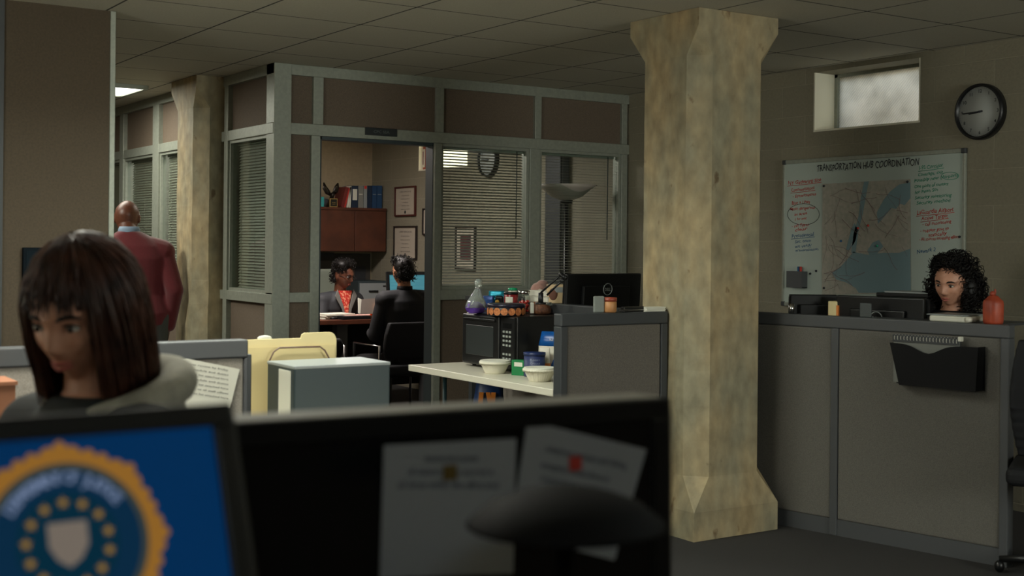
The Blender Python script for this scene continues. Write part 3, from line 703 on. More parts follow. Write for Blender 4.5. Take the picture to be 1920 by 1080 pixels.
MB().cbox((0, 0, .045), .05, .025, .09).build('pouch', M['black'], t, bevel=.012, seg=3)
MB().lathe([(.001, .0125), (.013, .0125), (.013, .0135), (.001, .0135)], 20, M=Matrix.Translation((-.008, 0, .055)) @ Euler((PI/2, 0, 0)).to_matrix().to_4x4() @ Matrix.Translation((0, 0, 0))).build('emblem', mat('gold_print', S(190, 150, 60), .4, .4), t)
p = col_(958, 4.0)
t = thing('red_canister', 'red canister with a white paper label on the microwave', 'jar', p, -.9)
MB().lathe([(.001, 0), (.038, 0), (.040, .004), (.040, .10), (.037, .104), (.001, .104)], 36).build('can', mat('red_tin', S(130, 26, 30), .3), t)
mb = MB(); n = 10; a0, a1 = -PI/2-.6, -PI/2+.55
mb._faces([(.0407*math.cos(a0+(a1-a0)*i/n), .0407*math.sin(a0+(a1-a0)*i/n), z) for z in (.04, .088) for i in range(n+1)], [(i, i+1, n+2+i, n+1+i) for i in range(n)])
mb.build('label', M['paper'], t)
MB().lathe([(.001, .102), (.042, .102), (.042, .114), (.001, .116)], 36).build('lid', M['black'], t)
p = col_(961, 4.06)
t = thing('green_tub', 'tub with bright green lid peeking over the red canister', 'tub', p)
MB().lathe([(.001, 0), (.022, 0), (.024, .122), (.001, .122)], 30).build('tub', M['white'], t)
MB().lathe([(.001, .121), (.027, .121), (.027, .134), (.001, .137)], 30).build('lid', mat('green_lid', S(20, 150, 100), .3), t)
p = col_(982, 4.0)
t = thing('candy_jar', 'clear jar of red sweets with a steel lid on the microwave', 'jar', p)
MB().lathe([(.001, 0), (.032, 0), (.036, .010), (.036, .085), (.030, .105), (.028, .112)], 32).build('glass', M['glass'], t)
mb = MB(); rnd = random.Random(3)
for i in range(60):
    a = rnd.uniform(0, 2*PI); r_ = .025*math.sqrt(rnd.random()); mb.ell((r_*math.cos(a), r_*math.sin(a), .012+rnd.random()*.055), .009, .009, .009, 8, 6)
o = mb.build('sweets', mat('red_sweets', S(190, 50, 44), .3), t); o['kind'] = 'stuff'
MB().lathe([(.001, .110), (.032, .110), (.034, .114), (.034, .124), (.030, .128), (.001, .128)], 32).build('lid', M['chrome'], t)
p = col_(1012, 4.03)
t = thing('pretzel_bag', 'see-through bag of brown snacks with white label, right end of the microwave', 'bag', p, -.5)
t.scale = (.72, .72, 1)
mb = MB(); loft(mb, [(0, 0, 0, .05, .03), (0, 0, .008, .085, .045), (0, 0, .03, .085, .045), (-.005, 0, .055, .065, .03), (-.01, 0, .07, .03, .012)], seed=2, am=.2); mb.build('snacks', mat('brown_snacks', S(122, 78, 50), .5, n=(60, S(80, 46, 30), 4), bump=.5), t)
mb = MB(); mb.box(-.078, -.05, -.052, -.048, .006, .066); mb.build('label', M['paper'], t, bevel=.003)
mb = MB(); loft(mb, [(-.0, 0, .055, .07, .03), (.03, 0, .066, .06, .016), (.07, 0, .05, .03, .006)], seed=12, am=.3); mb.build('bag_end', plastic, t)
# on the table
def bowl_stack(label, px, py, ribs):
    p = col_(px, py, .74); t = thing('paper_bowl', label, 'bowl', p)
    R1, R0, hh = .082, .050, .052
    MB().lathe([(.001, 0), (R0, 0), (R0+.004, .004), (R1-.01, hh*.82), (R1-.012, hh), (R1, hh), (R1+.002, hh-.004), (R1+.002, hh+.010), (R1-.006, hh+.010), (R0, .010), (.001, .008)], 96, wob=.03 if ribs else .004, wn=32).build('bowl', mat('paper_bowl_white', S(226, 222, 204), .7), t)
    MB().lathe([(R1-.018, hh+.004), (R1-.004, hh+.004), (R1-.001, hh+.016), (R1-.006, hh+.018), (R1-.02, hh+.012)], 72, wob=.012, wn=36).build('upper_rim', M['paper'], t)
bowl_stack('smooth rimmed stack of white paper bowls in front of the microwave', 929, 3.672, False)
bowl_stack('fluted stack of white paper bowls nearest the dark partition', 1013, 3.66, True)
p = col_(976, 3.735, .74)
t = thing('tea_box', 'small green carton with white band on the work table', 'box', p, -1.15)
MB().cbox((0, 0, .04), .075, .05, .08).build('carton', mat('green_card', S(18, 120, 66), .5), t, bevel=.002)
MB().cbox((.005, -.0255, .058), .05, .001, .022).build('band', M['paper'], t)
p = col_(1003, 3.765, .74)
t = thing('coffee_canister', 'dark blue canister with pale lettering beside the green carton', 'canister', p, -.55)
MB().lathe([(.001, 0), (.052, 0), (.055, .006), (.055, .112), (.001, .112)], 40, sx=1.0).build('can', mat('navy_card', S(40, 52, 96), .45), t)
MB().lathe([(.001, .111), (.058, .111), (.058, .126), (.001, .128)], 40).build('lid', mat('navy_lid', S(28, 44, 90), .35), t)
mb = MB()
for i, (z, s_) in enumerate(((.085, 'Roast'), (.066, 'Ground'), (.05, 'medium'), (.036, 'coffee'))):
    text_into(mb, s_, -.026, z, .052, .011)
for v in mb.bm.verts: a = v.co.x/.0555-PI/2; v.co = Vector((.0558*math.cos(a), .0558*math.sin(a), v.co.z))
mb.build('lettering', mat('pale_print', S(150, 158, 180), .6), t)
p = col_(1040, 3.93, .74)
bluep = mat('blue_packet', S(16, 84, 160), .3); whp = mat('white_packet', S(220, 214, 200), .4); orp = mat('orange_print', S(220, 130, 60), .5)
t = thing('snack_packet', 'tall blue and white snack packet standing against the dark partition', 'bag', p, -.8)
mb = MB(); loft(mb, [(0, 0, 0, .07, .03), (0, 0, .01, .085, .042), (0, 0, .05, .09, .045), (0, 0, .10, .088, .042), (0, 0, .15, .08, .03)], seed=7, am=.07); mb.build('packet_body', whp, t)
mb = MB(); loft(mb, [(0, 0, .149, .081, .031), (0, 0, .19, .075, .02), (.004, 0, .225, .072, .004)], seed=7, am=.07); mb.build('packet_top', bluep, t)
mb = MB(); text_into(mb, 'KETTLE', -.02, .178, .06, .013, y=-.031); mb.build('lettering', M['paper'], t)
mb = MB(); mb.prism([(-.075, .0), (-.02, .02), (.02, .11), (.075, .135), (.08, .0)], .002, Matrix.Translation((0, -.047, .005))); mb.build('blue_print', bluep, t)
mb = MB(); mb.ell((-.03, -.042, .055), .022, .008, .025, 14, 8); mb.build('orange_print', orp, t)
sack('snack_packet', 'small white packet with orange print leaning on the tall blue packet', 'bag', col_(1022, 3.85, .74), -.8, .06, .04, .145, [whp, orp], .2, .012, 11, bands=((.2, .45),))
# under the table
p = on(1, 920, 752, 5.9); p = Vector((3.85, 6.0, 0))
t = thing('gift_bag', 'blue bag with orange stripes hanging under the work table', 'bag', (3.72, 5.86, .328), -.6)
mb = MB(); loft(mb, [(0, 0, 0, .09, .03), (0, 0, .02, .1, .05), (0, 0, .2, .09, .045), (0, 0, .34, .07, .02), (0, 0, .37, .05, .01)], seed=4, am=.08); mb.build('bag_body', mat('navy_bag', S(24, 58, 110), .4), t)
for a, b_ in ((-.06, -.035), (.01, .03), (.06, -.0)):
    MB().prism([(a-.014, .02), (a+.014, .02), (b_+.012, .30), (b_-.012, .30)], .004, Matrix.Translation((0, -.054, 0))).build('orange_stripe', mat('orange_stripe', S(220, 130, 30), .5), t)
MB().tube([(-.04, 0, .36), (-.02, 0, .375), (.02, 0, .375), (.04, 0, .36)], .003, 6).build('bag_handle', M['black'], t)
# things on the partition behind the microwave (top z = 1.10) and the desk behind
ZP = 1.10
def food_box(px, py, label, w, d, h, z, rz, m):
    p = on(2, px, py, z); return tag(MB().cbox((0, 0, h/2), w, d, h).build('takeout_box', m, None, bevel=.006, loc=p, rz=rz), label, 'box')
foam = mat('foam_white', S(222, 220, 205), .7)
p0 = Vector((4.135, 5.93, ZP))
tag(MB().cbox((0, 0, .016), .19, .13, .03).cbox((0, 0, .033), .195, .135, .005).build('takeout_box', foam, None, bevel=.004, loc=p0, rz=-1.45), 'lower white foam box on the partition behind the microwave', 'box')
tag(MB().cbox((0, 0, .014), .16, .12, .026).cbox((0, 0, .029), .165, .125, .005).build('takeout_box', foam, None, bevel=.004, loc=p0+Vector((.0, -.01, .0362)), rz=-1.55), 'upper white foam box stacked behind the microwave', 'box')
# plush / wrapped loaf
p = at(1011, 541, 7.75); p.z = 1.165
t = thing('plush_toy', 'pale pink rolled plush lying on the shelf left of the monitor arm', 'soft toy', (p.x, p.y, 1.105), .3)
mb = MB(); mb.ell((0, 0, .05), .055, .05, .045, 20, 14, f=lambda n: 1+.08*noise.noise(n*4)); mb.ell((.02, -.01, .085), .042, .03, .022, 18, 12, f=lambda n: 1+.1*noise.noise(n*5)); remesh(mb.build('body', mat('pink_plush', S(196, 150, 138), .9, sheen=.5), t), .005, 1)
for x in (-.035, .01): MB().ell((x, -.035, .04), .016, .016, .016, 12, 8).build('paw', mat('cream_plush', S(225, 205, 185), .9), t)
tag(MB().box(4.2, 4.5, 6.3, 6.9, 1.075, 1.10).box(4.22, 4.26, 6.32, 6.36, 0, 1.075).box(4.44, 4.48, 6.32, 6.36, 0, 1.075).box(4.22, 4.26, 6.84, 6.88, 0, 1.075).box(4.44, 4.48, 6.84, 6.88, 0, 1.075).build('side_stand', M['capd']), 'dark stand under the pink plush beside the office windows', 'shelf')
# monitor with logo: seen from behind
pL = at(1056, 513, 7.06); pR = at(1195, 512, 7.06+.55*.62)
u = Vector((pR.x-pL.x, pR.y-pL.y, 0)); rzm = math.atan2(-u.y, -u.x); ctr = (pL+pR)/2
mW = .56; cen = Vector((pL.x, pL.y, 0))+u.normalized()*mW/2
monitor('black monitor seen from behind with round maker logo, left of the large column', (cen.x, cen.y, .88), rzm, mW, .34, pL.z-.88-.17, .06, logo=True, logo_y=.085, thick=.05)
# articulated lamp
b0 = at(1052, 515, 6.9); b1 = at(1014, 549, 6.98); b2 = at(1022, 552, 6.9)
t = thing('monitor_arm', 'black double strut arm beside the monitor with the round logo', 'arm', (b1.x, b1.y, ZP))
lb_ = lambda v: Vector(v)-Vector((b1.x, b1.y, ZP))
MB().tube([lb_(b1), lb_(b0)], .006, 8).build('strut', M['black'], t); MB().tube([lb_(at(1026, 553, 6.95)), lb_(at(1054, 526, 6.88))], .006, 8).build('strut', M['black'], t)
mb = MB(); 
for k in (b0, at(1054, 526, 6.88)): mb.ell(lb_(k), .014, .014, .014, 12, 8)
mb.tube([lb_(b0), lb_(at(1062, 522, 6.88))], .012, 8); mb.build('joint', M['black'], t)
MB().tube([(0, 0, 0), lb_(b1)], .014, 10).tube([(0, 0, 0), (0, 0, .01)], .03, 16).build('clamp', M['black'], t)
# printed photo box
p = at(1043, 560, 7.15)
t = thing('photo_card', 'cream card box with brown picture behind the strut arm', 'box', (p.x, p.y, 1.10), -.45)
MB().cbox((0, 0, .052), .105, .05, .104).build('box', mat('cream_card', S(206, 180, 140), .7), t, bevel=.003)
MB().ell((-.022, -.0245, .05), .026, .004, .034, 16, 10).build('picture', mat('brown_picture', S(104, 66, 50), .7), t)
MB().cbox((.01, -.0262, .075), .05, .002, .03).build('picture_caption', M['greyl'], t)
tag(MB().box(4.2, 4.34, 6.0, 6.27, 1.07, 1.10).box(4.2, 4.22, 6.02, 6.25, .88, 1.07).build('riser_shelf', M['capd']), 'dark riser shelf just behind the microwave partition', 'shelf')
# front items on the near partition
zc = 1.10
p = on(2, 1109, 583, zc); p.y = 4.912
t = thing('tape_jar', 'small brown jar with dark red lid on the dark grey partition', 'jar', p)
MB().lathe([(.001, 0), (.028, 0), (.033, .006), (.033, .05), (.028, .055), (.001, .055)], 32).build('jar', mat('peanut_brown', S(176, 124, 76), .5), t)
MB().lathe([(.001, .054), (.034, .054), (.034, .072), (.001, .074)], 32).build('lid', mat('rust_lid', S(140, 62, 44), .4), t)
p = Vector((3.86, 4.913, 1.10))
tag(MB().cbox((0, 0, .04), .06, .012, .08).build('card_holder', mat('frosted_grey', S(128, 134, 128), .35), None, bevel=.006, loc=Vector((3.745, 4.915, 1.10)), rz=-.1), 'small frosted grey card holder beside the brown jar', 'card holder')
t = thing('stapler', 'black and silver stapler lying on the dark grey partition', 'stapler', (3.95, 4.91, 1.10), .1)
MB().box(-.075, .075, -.017, .017, 0, .008).build('base', M['black'], t, bevel=.003); MB().box(-.07, .07, -.012, .012, .012, .026).build('arm', M['black'], t, bevel=.004); MB().box(-.05, .055, -.013, .013, .009, .012).build('magazine', M['chrome'], t)
pile('loose white papers on the partition right against the large column', (4.08, 4.915, 1.10), .05, .13, .05, .022, 4, 'paper_stack')
# ------------------------------------------------------------------ left cubicles
PA = on(2, 0, 647, 1.10); PBm = on(2, 490, 641, 1.10); yl = (PA.y+PBm.y)/2
lp, lA, lrz, lL = cubicle_panel('grey cubicle partition behind the woman with the bob, white sheet pinned on it', (PA.x-.5, yl), (PBm.x, yl), 1.10, M['fabric'], M['cap'], joints=(.62,), pw=.013)
NY = Vector((0, 1, 0)); PP = Vector((0, yl-.002, 0))
def panelxz(px, py): q = onplane(px, py, PP, NY); return (q.x, q.z)
c4 = [panelxz(300, 662), panelxz(449, 692), panelxz(431, 765), panelxz(310, 765)]
t = thing('pinned_sheet', 'white printed sheet pinned crooked on the grey cubicle partition', 'paper', (c4[0][0], yl-.002, 0))
MB().prism([(x-c4[0][0], z) for x, z in c4], -.002).build('sheet', M['paper'], t)
mb = MB()
for i in range(7):
    a = panelxz(345+i*0, 682+i*9); text_into(mb, random.choice(['memo to all staff offices', 're schedule and duties', 'please review by friday', 'contact list attached here']), a[0]-c4[0][0], a[1], .15, .006, y=-.0035, rot=-.2)
mb.build('print', M['ink'], t)
q = panelxz(316, 684); tag(MB().lathe([(.001, 0), (.022, 0), (.026, .004), (.024, .008), (.001, .009)], 32, M=Matrix.Translation((q[0], yl-.004, q[1])) @ Euler((PI/2, 0, 0)).to_matrix().to_4x4()).build('round_magnet', foam), 'round white magnet at the corner of the pinned sheet', 'magnet')
# desk behind with grey case and folders
desk('desk behind the left partition carrying the grey case', 1.0, 2.35, yl+.1, yl+1.1, .74, M['white'], M['grey'])
zt = .975
nc = on(2, 552, 687, zt)
wX = on(1, 732, 683, nc.y).x-nc.x
t = thing('steel_case', 'grey steel case with bright white side edge on the desk behind the foreground monitors', 'cabinet', (nc.x, nc.y, .74))
dY = .25
MB().box(0, wX, 0, dY, 0, zt-.74-.001).build('body', M['grey'], t, bevel=.006)
MB().box(-.001, wX+.001, -.001, dY+.001, zt-.74-.012, zt-.74).build('top_plate', M['greyl'], t, bevel=.003)
MB().box(-.003, 0, .03, .135, .0, zt-.74-.02).build('white_side_panel', M['paper'], t)
tag(MB().box(0, .05, -.0, .6, 0, .30).build('divider_screen', M['capd'], None, bevel=.004, loc=(PBm.x+.012, yl+.12, .74)), 'dark narrow screen between the partition and the grey case', 'screen')
# folders in a wire holder
zf = .74
f0 = on(1, 443, 640, nc.y+.30); f1 = on(1, 631, 640, nc.y+.30)
def zat(px, py): return on(1, px, py, nc.y+.30).z
x0, x1 = f0.x, f1.x
def rounded(poly_w, z0, z1, r): pass
t = thing('file_folder', 'cream file folder with rounded tab standing behind the grey case', 'folder', (x0, nc.y+.30, .74))
Wd = x1-x0; zt1 = zat(500, 636)-.74; zt2 = zat(600, 623)-.74; xt = on(1, 566, 630, nc.y+.30).x-x0
pl = [(0, 0), (Wd, 0), (Wd, zt2-.035)]+[(Wd-.03+.03*math.cos(a), zt2-.035+.035*math.sin(a)) for a in (PI/8, PI/4, 3*PI/8, PI/2)]+[(xt+.012, zt2), (xt, zt2-.006), (xt-.004, zt1), (.01, zt1), (0, zt1-.008)]
MB().prism(pl, .006).build('back_leaf', M['manila'], t, bevel=.001)
MB().prism([(0.01, 0), (Wd-.01, 0), (Wd-.01, zt1-.03), (.01, zt1-.03)], .004, Matrix.Translation((0, -.007, 0))).build('front_leaf', mat('manila_front', S(222, 204, 150), .7), t)
q = on(1, 507, 672, nc.y+.27); a = [on(1, x, y, nc.y+.27) for x, y in ((505, 677), (513, 660), (524, 652), (600, 650), (609, 657), (620, 677))]
t = thing('wire_file_holder', 'brown wire file holder arching in front of the cream folder', 'file holder', (a[0].x, nc.y+.27, .74))
lo = lambda v: v-Vector((a[0].x, nc.y+.27, .74))
MB().tube([(0, 0, 0)]+[lo(v) for v in a]+[(lo(a[-1]).x, 0, 0)], .0035, 8).build('wire_arch', mat('brown_wire', S(96, 72, 58), .4), t)
MB().box(-.01, lo(a[-1]).x+.01, -.004, .022, 0, .006).build('base', M['capd'], t)
q = on(1, 496, 632, nc.y+.31); tag(MB().ell((0, 0, 0), .03, .006, .012, 14, 8).build('paper_clip_tab', M['paper'], None, loc=(q.x, nc.y+.31, q.z-.005)), 'white clip on top of the cream folder', 'clip')
# ------------------------------------------------------------------ foreground monitors
desk('black foreground desk under the two dark monitors', -.9, 1.25, .55, 1.5, .74, M['capd'], M['black'])
seal = {}
P1 = at(430, 756, 1.15); w, h, tl = .56, .34, .36; rz = .04
Xl = Euler((-tl, 0, 0)).to_matrix(); cr_ = Xl @ Vector((w/2, 0, h/2)); cw = Vector((cr_.x*math.cos(rz)-cr_.y*math.sin(rz), cr_.x*math.sin(rz)+cr_.y*math.cos(rz), cr_.z))
base = P1-cw
scrblue = mat('blue_desktop', S(8, 16, 26), .6, spec=.08, emit=(S(2, 44, 84), .9), n=None)
mon, XM = monitor('black monitor showing a blue screen with a gold seal', (base.x, base.y, .74), rz, w, h, base.z-.74, tl, scr=scrblue, bez=.02)
# seal on the screen
ML = Matrix.Translation(base) @ Euler((0, 0, rz)).to_matrix().to_4x4() @ Xl.to_4x4()
inv = ML.inverted(); Nn = (ML.to_3x3() @ Vector((0, -1, 0)))
def scr(px, py): q = inv @ onplane(px, py, ML @ Vector((0, -.002, 0)), Nn); return q.x, q.z
ctr_ = scr(128, 1020); e1 = scr(118, 838); RS = math.hypot(e1[0]-ctr_[0], e1[1]-ctr_[1])
def disk(name, r0, r1, m, y, n=120, scal=0, ns=36):
    mb = MB(); vs = []
    for k in range(n):
        a = 2*PI*k/n; rr = r1*(1+scal*(abs(math.cos(a*ns/2))-.5)+scal*1.1*max(0, abs(math.cos((a-PI/2)*4))-.8)*5-scal*.5)
        vs += [(ctr_[0]+r0*math.cos(a), y, ctr_[1]+r0*math.sin(a)), (ctr_[0]+rr*math.cos(a), y, ctr_[1]+rr*math.sin(a))]
    mb._faces([XM @ Vector(v) for v in vs], [(2*k, 2*k+1, (2*k+3) % (2*n), (2*k+2) % (2*n)) for k in range(n)]); return mb.build(name, m, mon)
def em(name, c, s_=.8): return mat(name, (c[0]*.3, c[1]*.3, c[2]*.3, 1), .6, spec=.08, emit=(c, s_))
disk('seal_gold_edge', RS*.80, RS, em('seal_gold', S(150, 104, 42)), -.0030, 384, .055, 40)
disk('seal_rope', RS*.76, RS*.83, em('seal_rope', S(60, 66, 60)), -.0034)
disk('seal_ring', RS*.50, RS*.77, em('seal_navy', S(10, 44, 70)), -.0032)
disk('seal_centre', .0002, RS*.52, em('seal_blue', S(6, 44, 62)), -.0036)
mb = MB(); sN = 'DEPARTMENT OF JUSTICE'; n = len(sN)
for i, chh in enumerate(sN):
    if chh == ' ': continue
    a = PI/2+.92-(i*1.84/(n-1)); rr = RS*.615
    l2 = MB(); text_into(l2, chh, 0, 0, None, RS*.125, align='CENTER', weight=.02)
    for v in l2.bm.verts:
        x, z = v.co.x, v.co.z; b_ = a-PI/2
        v.co = XM @ Vector((ctr_[0]+rr*math.cos(a)+x*math.cos(b_)-z*math.sin(b_), -.0040, ctr_[1]+rr*math.sin(a)+x*math.sin(b_)+z*math.cos(b_)))
    me = bpy.data.meshes.new('x'); l2.bm.to_mesh(me); mb.bm.from_mesh(me); l2.bm.free(); bpy.data.meshes.remove(me)
mb.build('seal_lettering', em('seal_letters', S(112, 128, 158)), mon)
for k in range(13):
    a = PI/2+.05-(k-6)*2*PI/13*.98; c = (ctr_[0]+RS*.42*math.cos(a), ctr_[1]+RS*.42*math.sin(a)); mb = MB()
    mb._faces([XM @ Vector((c[0]+RS*(.062 if j % 2 == 0 else .028)*math.sin(j*PI/5), -.0040, c[1]+RS*(.062 if j % 2 == 0 else .028)*math.cos(j*PI/5))) for j in range(10)], [tuple(range(10))]); mb.build('seal_star', em('seal_star_gold', S(150, 116, 50)), mon)
mb = MB(); mb._faces([XM @ Vector((ctr_[0]+x*RS, -.0040, ctr_[1]+z*RS)) for x, z in ((-.2, .22), (.2, .22), (.2, -.02), (.12, -.16), (0, -.24), (-.12, -.16), (-.2, -.02))], [tuple(range(7))]); mb.build('seal_shield', em('seal_shield', S(120, 110, 100)), mon)
# right foreground monitor
a1 = at(1258, 745, 1.5); b1_ = on(2, 430, 793, a1.z); u = (a1-b1_); u.z = 0; rz = math.atan2(u.y, u.x); wR = .64; hR = .385; tl = .02
R3 = Euler((0, 0, rz)).to_matrix(); base = a1-R3 @ (Euler((-tl, 0, 0)).to_matrix() @ Vector((wR/2, -.006, hR/2)))
mon2, XR = monitor('wide dark switched off monitor with two sheets taped on its screen', (base.x, base.y, .74), rz, wR, hR, base.z-.74, tl, bez=.024, thick=.14, hm=mat('grey_housing', S(158, 154, 142), .6))
ML2 = Matrix.Translation(base) @ R3.to_4x4() @ Euler((-tl, 0, 0)).to_matrix().to_4x4(); inv2 = ML2.inverted(); N2 = ML2.to_3x3() @ Vector((0, -1, 0))
def scr2(px, py): q = inv2 @ onplane(px, py, ML2 @ Vector((0, -.003, 0)), N2); return q.x, q.z
dim = mat('grey_copy_paper', S(160, 164, 170), .8); dimi = mat('faded_print', S(104, 110, 118), .8)
def sheet(label, quad, y, lines, mark, mpos):
    t = thing('taped_sheet', label, 'paper', (base.x, base.y, base.z), rot=ML2.to_euler()); 
    MB().prism([scr2(*q) for q in quad], .0008, Matrix.Translation((0, y, 0))).build('sheet', dim, t)
    mb = MB()
    for (px, py, s_, wd) in lines:
        q = scr2(px, py); q2 = scr2(px+wd, py+(wd*.22 if mark == 'red' else 0)); r = math.atan2(q2[1]-q[1], q2[0]-q[0]); text_into(mb, s_, q[0], q[1], math.hypot(q2[0]-q[0], q2[1]-q[1]), .008, y=y-.0008, rot=r, weight=.02)
    mb.build('print', dimi, t)
    q = scr2(*mpos); MB().box(q[0]-.008, q[0]+.008, y-.0012, y-.0004, q[1]-.008, q[1]+.008).build('coloured_mark', M['red'] if mark == 'red' else mat('ochre_mark', S(110, 90, 40), .8), t)
sheet('grey sheet with printed lines taped left on the wide dark monitor', [(720, 835), (968, 822), (962, 1075), (712, 1085)], -.0032, [(795, 865, 'department notice to personnel', 100), (765, 890, 'all visitors must be escorted at', 160), (745, 915, 'all times within the office area', 190)], 'ochre', (843, 886))
sheet('tilted grey sheet with a red mark taped right on the wide dark monitor', [(987, 788), (1210, 842), (1150, 1050), (955, 1000)], -.0056, [(1020, 845, 'telephone numbers and dialing', 150), (1010, 875, 'emergency contact directory', 130), (1010, 900, 'supervisor on duty', 120)], 'red', (1076, 868))
# black desk lamp with a low dome shade before the wide monitor
hp = at(1062, 913, 1.2)
t = thing('desk_lamp', 'black desk lamp with a low dome shade before the wide dark monitor', 'desk lamp', (hp.x, hp.y, .74)); zt_ = hp.z-.74
MB().lathe([(.001, 0), (.08, 0), (.08, .012), (.02, .022), (.001, .022)], 36).build('base', M['blackm'], t)
MB().tube([(0, 0, .02), (0, 0, zt_-.02)], .010, 12).build('pole', M['blackm'], t)
MB().lathe([(.012, zt_), (.045, zt_-.006), (.072, zt_-.016), (.092, zt_-.032), (.094, zt_-.036), (.089, zt_-.036), (.075, zt_-.026), (.012, zt_-.012)], 48).build('lamp_shade', M['blackm'], t)
# ------------------------------------------------------------------ right cubicle
HP = 1.085
RA = on(2, 1454, 587, HP); RB = on(2, 1893, 610, HP); ra = RA+(RA-RB)*.25
jt = (on(2, 1563, 593, HP)-ra); jt.z = 0
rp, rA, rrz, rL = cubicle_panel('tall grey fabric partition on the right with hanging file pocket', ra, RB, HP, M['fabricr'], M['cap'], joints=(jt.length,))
Un = Vector((math.cos(rrz), math.sin(rrz), 0)); Nr = Vector((math.sin(rrz), -math.cos(rrz), 0))
def rloc(px, py): q = onplane(px, py, Vector((rA.x, rA.y, 0)), Nr); d = q-Vector((rA.x, rA.y, 0)); return d.dot(Un), q.z
# wall pocket
k0 = [rloc(1683, 641), rloc(1848, 650), rloc(1843, 733), rloc(1700, 719)]; cx = (k0[0][0]+k0[1][0])/2
t = thing('file_pocket', 'black curved file pocket hung on the right grey partition', 'file holder', Vector((rA.x, rA.y, 0))+Un*cx, rrz)
top = []; n = 16
for i in range(n+1):
    q = i/n; px = 1683+165*q; py = 641+9*q+19*math.exp(-((q-.43)/.17)**2)*.9; a = rloc(px, py); top.append((a[0]-cx, a[1]))
pl = top+[(k0[2][0]-cx, k0[2][1]), (k0[3][0]-cx, k0[3][1])]
MB().prism(pl, .004, Matrix.Translation((0, -.075, 0))).build('front_plate', M['blackm'], t)
zb = (k0[2][1]+k0[3][1])/2; xa, xb = k0[3][0]-cx, k0[2][0]-cx; ta, tb = top[0], top[-1]
mb = MB(); 
mb._faces([(ta[0], -.073, ta[1]), (ta[0], 0, ta[1]), (xa, 0, zb), (xa, -.073, zb)], [(0, 1, 2, 3)]); mb._faces([(tb[0], -.073, tb[1]), (tb[0], 0, tb[1]), (xb, 0, zb), (xb, -.073, zb)], [(0, 1, 2, 3)])
mb._faces([(xa, -.073, zb), (xb, -.073, zb), (xb, 0, zb), (xa, 0, zb)], [(0, 1, 2, 3)]); o = mb.build('side_and_base', M['blackm'], t); sd = o.modifiers.new('solid', 'SOLIDIFY'); sd.thickness = .003
MB().box(ta[0], tb[0], -.008, -.001, zb, ta[1]-.01).build('back_plate', M['blackm'], t)
# spiral notebook standing in it
n0, n1 = rloc(1686, 627), rloc(1808, 634)
t = thing('spiral_notebook', 'spiral bound notebook standing in the black file pocket', 'notebook', Vector((rA.x, rA.y, 0))+Un*cx, rrz)
xn0, xn1, zn = n0[0]-cx, n1[0]-cx, n0[1]
MB().box(xn0, xn1, -.052, -.040, zb+.01, zn-.004).build('pages', mat('grey_pages', S(120, 122, 116), .8), t)
MB().box(xn0-.003, xn1+.003, -.058, -.053, zn-.03, zn+.002).box(xn0-.003, xn1+.003, -.040, -.036, zb+.01, zn+.004).build('cover', M['capd'], t)
mb = MB()
for k in range(20):
    x = xn0+.008+(xn1-xn0-.016)*k/19; mb.tube([(x, -.047+.014*math.cos(a*PI/6), zn-.012+.014*math.sin(a*PI/6)) for a in range(12)], .0013, 5)
mb.build('spiral', M['paper'], t)
MB().box(xn1-.002, xn1+.014, -.062, -.035, zn-.012, zn+.010).build('clip', M['paper'], t, bevel=.003)
# desk and things behind the right partition
off = .06
desk('long desk behind the right grey partition', .05, rL-.15, off+.02, .40, .80, M['cap'], M['black'], loc=(rA.x, rA.y, 0), rz=rrz)
def rpos(px, back): a = rloc(px, 600)[0]; return Vector((rA.x, rA.y, 0))+Un*(0)+Un*a - Nr*back
def behind(px, py, back):      # point on the vertical plane set back behind the partition
    return onplane(px, py, Vector((rA.x, rA.y, 0))-Nr*back, Nr)
def mon_behind(label, pxl, pxr, pyt, back, yaw, lg, h=.33):
    a = behind(pxl, pyt, back); b_ = behind(pxr, pyt, back); c = (a+b_)/2; w = (b_-a).length/abs(math.cos(yaw))
    return monitor(label, (c.x, c.y, .80), rrz+PI+yaw, w, h, c.z-.80-h/2, .03, logo=lg, logo_y=.06, thick=.05)
mon_behind('black monitor with round maker logo behind the right grey partition', 1573, 1738, 556, .2, 0, True)
mon_behind('small angled black monitor near the whiteboard lower left corner', 1496, 1552, 552, .22, .75, False, .26)
pr0 = behind(1637, 545, .45); pr1 = behind(1742, 545, .45)
t = thing('desktop_printer', 'black printer behind the monitor, beside the curly haired woman', 'printer', (pr0.x, pr0.y, .80), rrz)
L_ = (pr1-pr0).length; hz = pr0.z-.80
MB().box(0, L_, -.0, .22, 0, hz-.03).build('body', M['black'], t, bevel=.01); MB().box(.01, L_-.01, .01, .21, hz-.03, hz-.008).build('lid', M['black'], t, bevel=.006); MB().box(.05, L_-.02, .03, .2, hz-.008, hz+.0).build('paper_on_top', M['greyl'], t)
q = behind(1562, 590, .16); t = thing('index_card_box', 'cream card box with orange end between the two monitors on the right', 'box', (q.x, q.y, .80), rrz)
zz = behind(1562, 565, .16).z-.80
MB().box(-.03, .018, 0, .08, 0, zz).build('box', M['manila'], t, bevel=.003); MB().box(.018, .028, 0, .08, 0, zz-.02).build('orange_end', orp, t); MB().box(-.033, .029, -.002, .082, zz*.55, zz*.62).build('dark_band', M['cap'], t)
q = rpos(1478, .028); t = thing('steel_cup', 'small steel cup on the right partition beside the column', 'cup', (q.x, q.y, HP))
MB().lathe([(.001, 0), (.013, 0), (.016, .05), (.014, .05), (.012, .004), (.001, .004)], 24).build('cup', M['chrome'], t)
